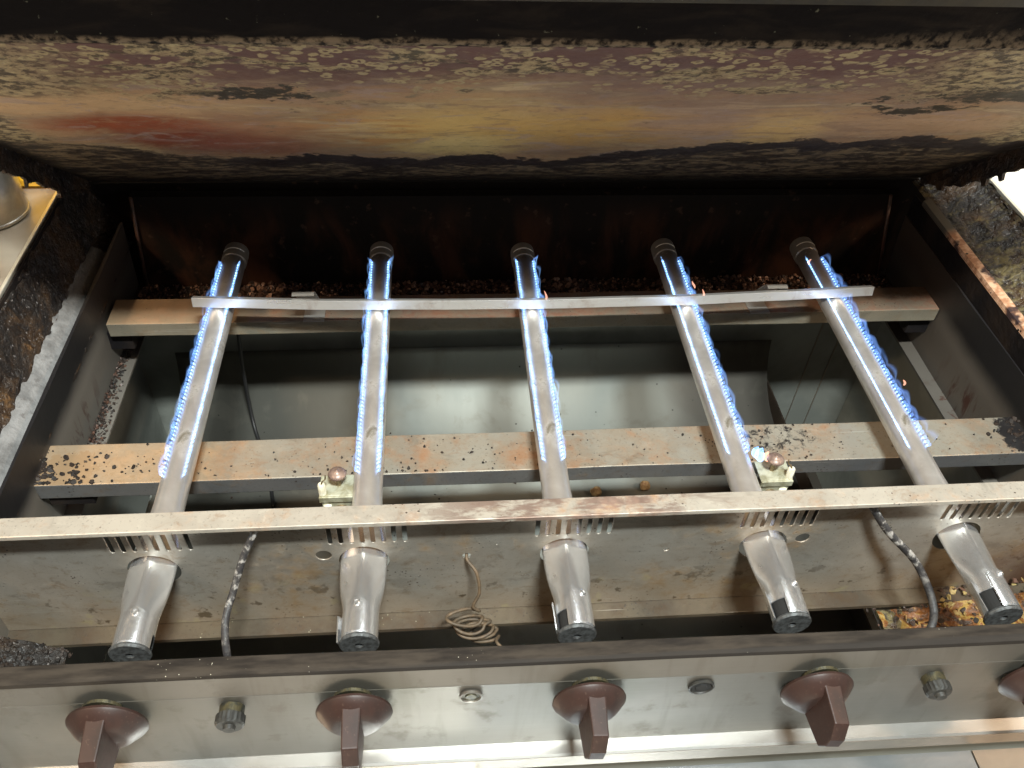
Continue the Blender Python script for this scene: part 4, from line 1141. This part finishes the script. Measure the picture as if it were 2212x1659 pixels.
for pos, h, m_, r_ in (((0.1765, 0.4390, 0.003), 0.012, 'flame', 0.0040), ((0.1815, 0.4370, 0.0045), 0.009, 'flame_orange', 0.0024), ((0.1735, 0.4420, 0.004), 0.010, 'flame', 0.003)):
    lick(pos, h, p2, m_, r_)

# ================================================================== hoses and coil
hs = [('black gas hose with whitish flaked top, left of second burner', [(-0.2205, 0.3525, 0.0560), (-0.2212, 0.35, 0.0500), (-0.2295, 0.343, 0.0345), (-0.2389, 0.328, 0.0119), (-0.2432, 0.312, 0.0025), (-0.2423, 0.295, -0.0114), (-0.240, 0.285, -0.040), (-0.238, 0.27, -0.09)], 0.0026),
      ('black gas hose curving down before the yellow crumbs', [(0.2200, 0.3560, 0.0560), (0.2242, 0.353, 0.0493), (0.2433, 0.347, 0.0245), (0.2716, 0.34, -0.0041), (0.2828, 0.325, -0.0206), (0.2841, 0.31, -0.0294), (0.2762, 0.296, -0.0337), (0.268, 0.288, -0.06), (0.262, 0.28, -0.10)], 0.0030)]
for lb, P, r_ in hs:
    b = bmesh.new(); Q = smoothpath(P, 10); tube(b, Q, [r_ * (1 + 0.07 * nz(i * 0.7, r_ * 999)) for i in range(len(Q))], 14)
    o = obj('gas_hose', b, M['hose'], None, loc=P[-1]); o['label'] = lb; o['category'] = 'hose'; o['group'] = 'gas hoses at the mounting plate'
P = [(-0.074, 0.3620, -0.0010), (-0.0735, 0.3560, -0.0030), (-0.0670, 0.348, -0.0080), (-0.0650, 0.340, -0.0220), (-0.0700, 0.335, -0.0330)]
cx_, cy0, cz0 = -0.0770, 0.331, -0.040
spec = [(0.0135, 0.0062, 0.0), (0.0120, 0.0070, -0.010), (0.0145, 0.0075, -0.016), (0.0125, 0.0060, -0.021), (0.0115, 0.0065, -0.026)]
for k, (ra, rb, dz) in enumerate(spec):
    ox = 0.004 * k
    for q in range(12):
        a = 2 * math.pi * q / 12 + 0.5
        P.append((cx_ + ox + ra * math.cos(a), cy0 + rb * math.sin(a), cz0 + dz - 0.006 * (q / 12) + 0.0015 * math.sin(a * 2 + k)))
P += [(-0.052, 0.322, -0.066), (-0.042, 0.312, -0.068), (-0.034, 0.300, -0.066), (-0.026, 0.288, -0.064)]
b = bmesh.new(); tube(b, smoothpath(P, 5), 0.0013, 10)
o = obj('coiled_wire', b, M['wire'], None, loc=(-0.07, 0.33, -0.06)); o['label'] = 'rusty coiled copper capillary hanging from a small plate hole'; o['category'] = 'wire'

# ================================================================== crumbs
def chips(name, label, cat, mats, count, fn, kind='stuff', smin=0.0012, smax=0.004, flat=0.45):
    rnd = random.Random(len(name) * 7 + count); b = bmesh.new()
    for i in range(count):
        p, s = fn(rnd)
        sz = rnd.uniform(smin, smax) * s; n_ = rnd.randint(4, 7)
        rot = Matrix.Rotation(rnd.uniform(0, 6.28), 3, 'Z') @ Matrix.Rotation(rnd.gauss(0, 0.5), 3, 'X') @ Matrix.Rotation(rnd.gauss(0, 0.5), 3, 'Y')
        top = []; bot = []
        for k in range(n_):
            a = 2 * math.pi * k / n_ + rnd.uniform(-0.3, 0.3); r_ = sz * rnd.uniform(0.6, 1.1)
            top.append(b.verts.new(Vector(p) + rot @ Vector((r_ * math.cos(a) * 0.8, r_ * math.sin(a) * 0.8, sz * flat))))
            bot.append(b.verts.new(Vector(p) + rot @ Vector((r_ * math.cos(a), r_ * math.sin(a), -sz * flat))))
        mi = 0
        q = rnd.random(); acc = 0
        for mi_, (mm, wgt) in enumerate(mats):
            acc += wgt
            if q <= acc: mi = mi_; break
        fs = [b.faces.new(top), b.faces.new(bot[::-1])] + [b.faces.new((top[k], top[(k + 1) % n_], bot[(k + 1) % n_], bot[k])[::-1]) for k in range(n_)]
        for f in fs: f.material_index = mi
    o = obj(name, b, [m_ for m_, _ in mats], None, loc=fn(rnd)[0])
    o['label'] = label; o['category'] = cat; o['kind'] = kind
    return o
def f_ledge(r):
    x = r.uniform(-0.425, 0.452)
    t = r.random() ** 0.7; y = 0.712 + 0.074 * t
    return (x, y, -0.0725 + 0.008 * max(0, (0.5 - abs(t - 0.35))) + r.uniform(0, 0.004)), (0.6 + 0.9 * max(0, nz(x * 12, 3) + 0.5))
chips('charred_crumbs', 'charred brown crumbs heaped on the ledge behind the rear beam', 'crumbs', [(M['crumb'], 0.72), (M['crumb_tan'], 0.28)], 5200, f_ledge, smin=0.0009, smax=0.0030)
def crust(name, x0, x1, y0, y1, hf, mat):
    def f(u, v):
        x = x0 + (x1 - x0) * u; y = y0 + (y1 - y0) * v
        return Vector((x, y, hf(x, y) + 0.0024 * nz(x * 70, y * 70) + 0.0016 * nz(x * 170, y * 170, 5)))
    return obj(name, grid(f, 120, 60), M[mat], grill, smooth=True)
HR = lambda x, y: -0.0865 + 0.034 * max(0, (x - 0.285) / 0.18) ** 1.2
HL = lambda x, y: -0.0865 + 0.052 * max(0, (-0.385 - x) / 0.075) ** 1.1
crust('baked_crust', 0.272, 0.468, 0.262, 0.3445, HR, 'soot_yellow2')
crust('baked_crust', -0.462, -0.386, 0.262, 0.3445, HL, 'soot')
def f_right(r):
    while True:
        x = r.uniform(0.262, 0.47); y = r.uniform(0.262, 0.358); 
        d = 1.0 if x > 0.285 + (y - 0.262) * 0.0 else 0.2
        if r.random() < d: break
    z = HR(x, y) + r.uniform(-0.001, 0.0015)
    return (x, y, z), 1.0
obj('crumb_shelf', bx(0.272, 0.468, 0.262, 0.3445, -0.090, -0.086), M['soot_yellow'], grill)
chips('food_crumbs', 'yellow and brown burned food scraps heaped in the right front corner', 'crumbs', [(M['crumb_black'], 0.30), (M['crumb'], 0.30), (M['crumb_yellow'], 0.40)], 900, f_right, smin=0.0005, smax=0.0036, flat=0.12)
def f_left(r):
    x = -0.46 + 0.080 * r.random() ** 1.5; y = r.uniform(0.262, 0.344)
    return (x, y, HL(x, y) + r.uniform(0, .002)), 1.0
obj('crumb_shelf', bx(-0.462, -0.388, 0.262, 0.3445, -0.090, -0.086), M['soot'], grill)
chips('soot_crumbs', 'black greasy crumbs piled in the left front corner', 'crumbs', [(M['crumb_black'], 0.98), (M['crumb'], 0.02)], 900, f_left, smin=0.0005, smax=0.0022)
def f_fl(r):
    y = r.uniform(0.52, 0.715); x = -0.4285 + r.uniform(-0.008, 0.006) - 0.004 * (y > .66)
    return (x, y, -0.100 + max(0, (-0.4285 - x)) * 1.2 + r.uniform(0, .002)), 1.0
chips('flange_crumbs', 'dark grit along the lower left flange inside the firebox', 'crumbs', [(M['crumb_black'], 0.7), (M['crumb'], 0.3)], 900, f_fl, smin=0.0006, smax=0.0024)
def f_beam(r):
    c = r.choice([(-0.41, .475, .018, .010, 1.6), (-0.36, .48, .035, .012, .7), (0.205, .488, .035, .012, .8), (0.455, .485, .018, .015, 1.8), (0.0, .487, .30, .013, .6), (-.13, .48, .06, .012, .8)])
    return (min(0.472, max(-0.428, r.gauss(c[0], c[2]))), min(.505, max(.465, r.gauss(c[1], c[3]))), -0.0272), c[4]
chips('beam_flakes', 'black burned flakes scattered over the wide tan front beam', 'crumbs', [(M['crumb_black'], 1.0)], 420, f_beam, smin=0.0006, smax=0.0022, flat=0.25)

def f_tray(r):
    return (r.uniform(-0.35, 0.33), r.uniform(0.38, 0.78), -0.2495), 1.0
chips('tray_flecks', 'tiny black flecks scattered on the grey drip tray floor', 'crumbs', [(M['crumb_black'], 1.0)], 170, f_tray, smin=0.0005, smax=0.0026, flat=0.3)
for nm_, lb, px_, py_ in (('food_lump', 'tan food lump on the tray, nearer the middle burner', 0.088, 0.604), ('food_lump', 'tan food lump on the tray, nearer the second pilot', 0.148, 0.610)):
    b = bmesh.new(); bmesh.ops.create_icosphere(b, subdivisions=3, radius=0.006)
    for v_ in b.verts:
        v_.co *= 1 + 0.35 * nz(v_.co.x * 200 + px_ * 90, v_.co.y * 200, v_.co.z * 200); v_.co.z *= 1.1; v_.co += Vector((px_, py_, -0.2445))
    o = obj(nm_, b, simple('toasted_bread', (0.55, 0.40, 0.22), (0.30, 0.17, 0.08), 0.0, 0.6, 200), None, loc=(px_, py_, -0.25), smooth=True)
    o['label'] = lb; o['category'] = 'food scrap'; o['group'] = 'food lumps on the tray'
# ================================================================== side tables and what stands on them
tl = thing('side_table', 'steel side table with warm glow, left of the grill', 'table', (-0.62, 0.6, 0.045), 'side tables flanking the grill')
obj('table_top', bx(-0.95, -0.4665, 0.15, 1.15, 0.048, 0.056), M['table'], tl)
obj('table_edge', bx(-0.4662, -0.4628, 0.15, 0.86, 0.045, 0.0715), M['edge'], tl, bevel=0.0006)
obj('backsplash', bx(-0.95, -0.47, 1.15, 1.17, 0.0, 0.45), M['brown_steel'], tl)
tr_ = thing('side_table', 'overexposed white steel side table, right of the grill', 'table', (0.7, 0.6, 0.07), 'side tables flanking the grill')
obj('table_top', bx(0.509, 1.05, 0.15, 0.87, 0.068, 0.076), simple('overexposed_pale_steel', (0.88, 0.83, 0.74), (0.80, 0.74, 0.64), 0.15, 0.4, 18), tr_)  # glare on this table put into a paler steel colour
obj('table_edge', bx(0.5050, 0.5086, 0.15, 0.87, 0.062, 0.0795), M['edge'], tr_, bevel=0.0006)
obj('backsplash', bx(0.509, 1.05, 0.872, 0.885, 0.05, 0.30), M['clip'], tr_)
obj('backsplash_trim', bx(0.509, 1.05, 0.866, 0.8715, 0.100, 0.104), M['edge'], tr_)
b = bmesh.new()
lathe(b, [(0.0, 0.0), (0.0335, 0.0), (0.0355, 0.0015), (0.0355, 0.004), (0.0345, 0.0045), (0.0345, 0.125), (0.0365, 0.127), (0.0335, 0.128), (0.0325, 0.01), (0, 0.009)], (-0.5270, 0.7400, 0.0562), (0, 0, 1), 60)
o = obj('steel_cup', b, M['pot'], None, loc=(-0.527, 0.742, 0.056)); auto_smooth(o, 40)
o['label'] = 'brushed steel cup standing on the left side table'; o['category'] = 'cup'
b = bx(-0.600, -0.4705, 0.7790, 0.900, 0.0575, 0.140)
o = obj('yellow_tub', b, M['yellow'], None, loc=(-0.535, 0.84, 0.0575), bevel=0.012)
o['label'] = 'bright yellow plastic tub behind the steel cup'; o['category'] = 'tub'
bpy.context.view_layer.update()
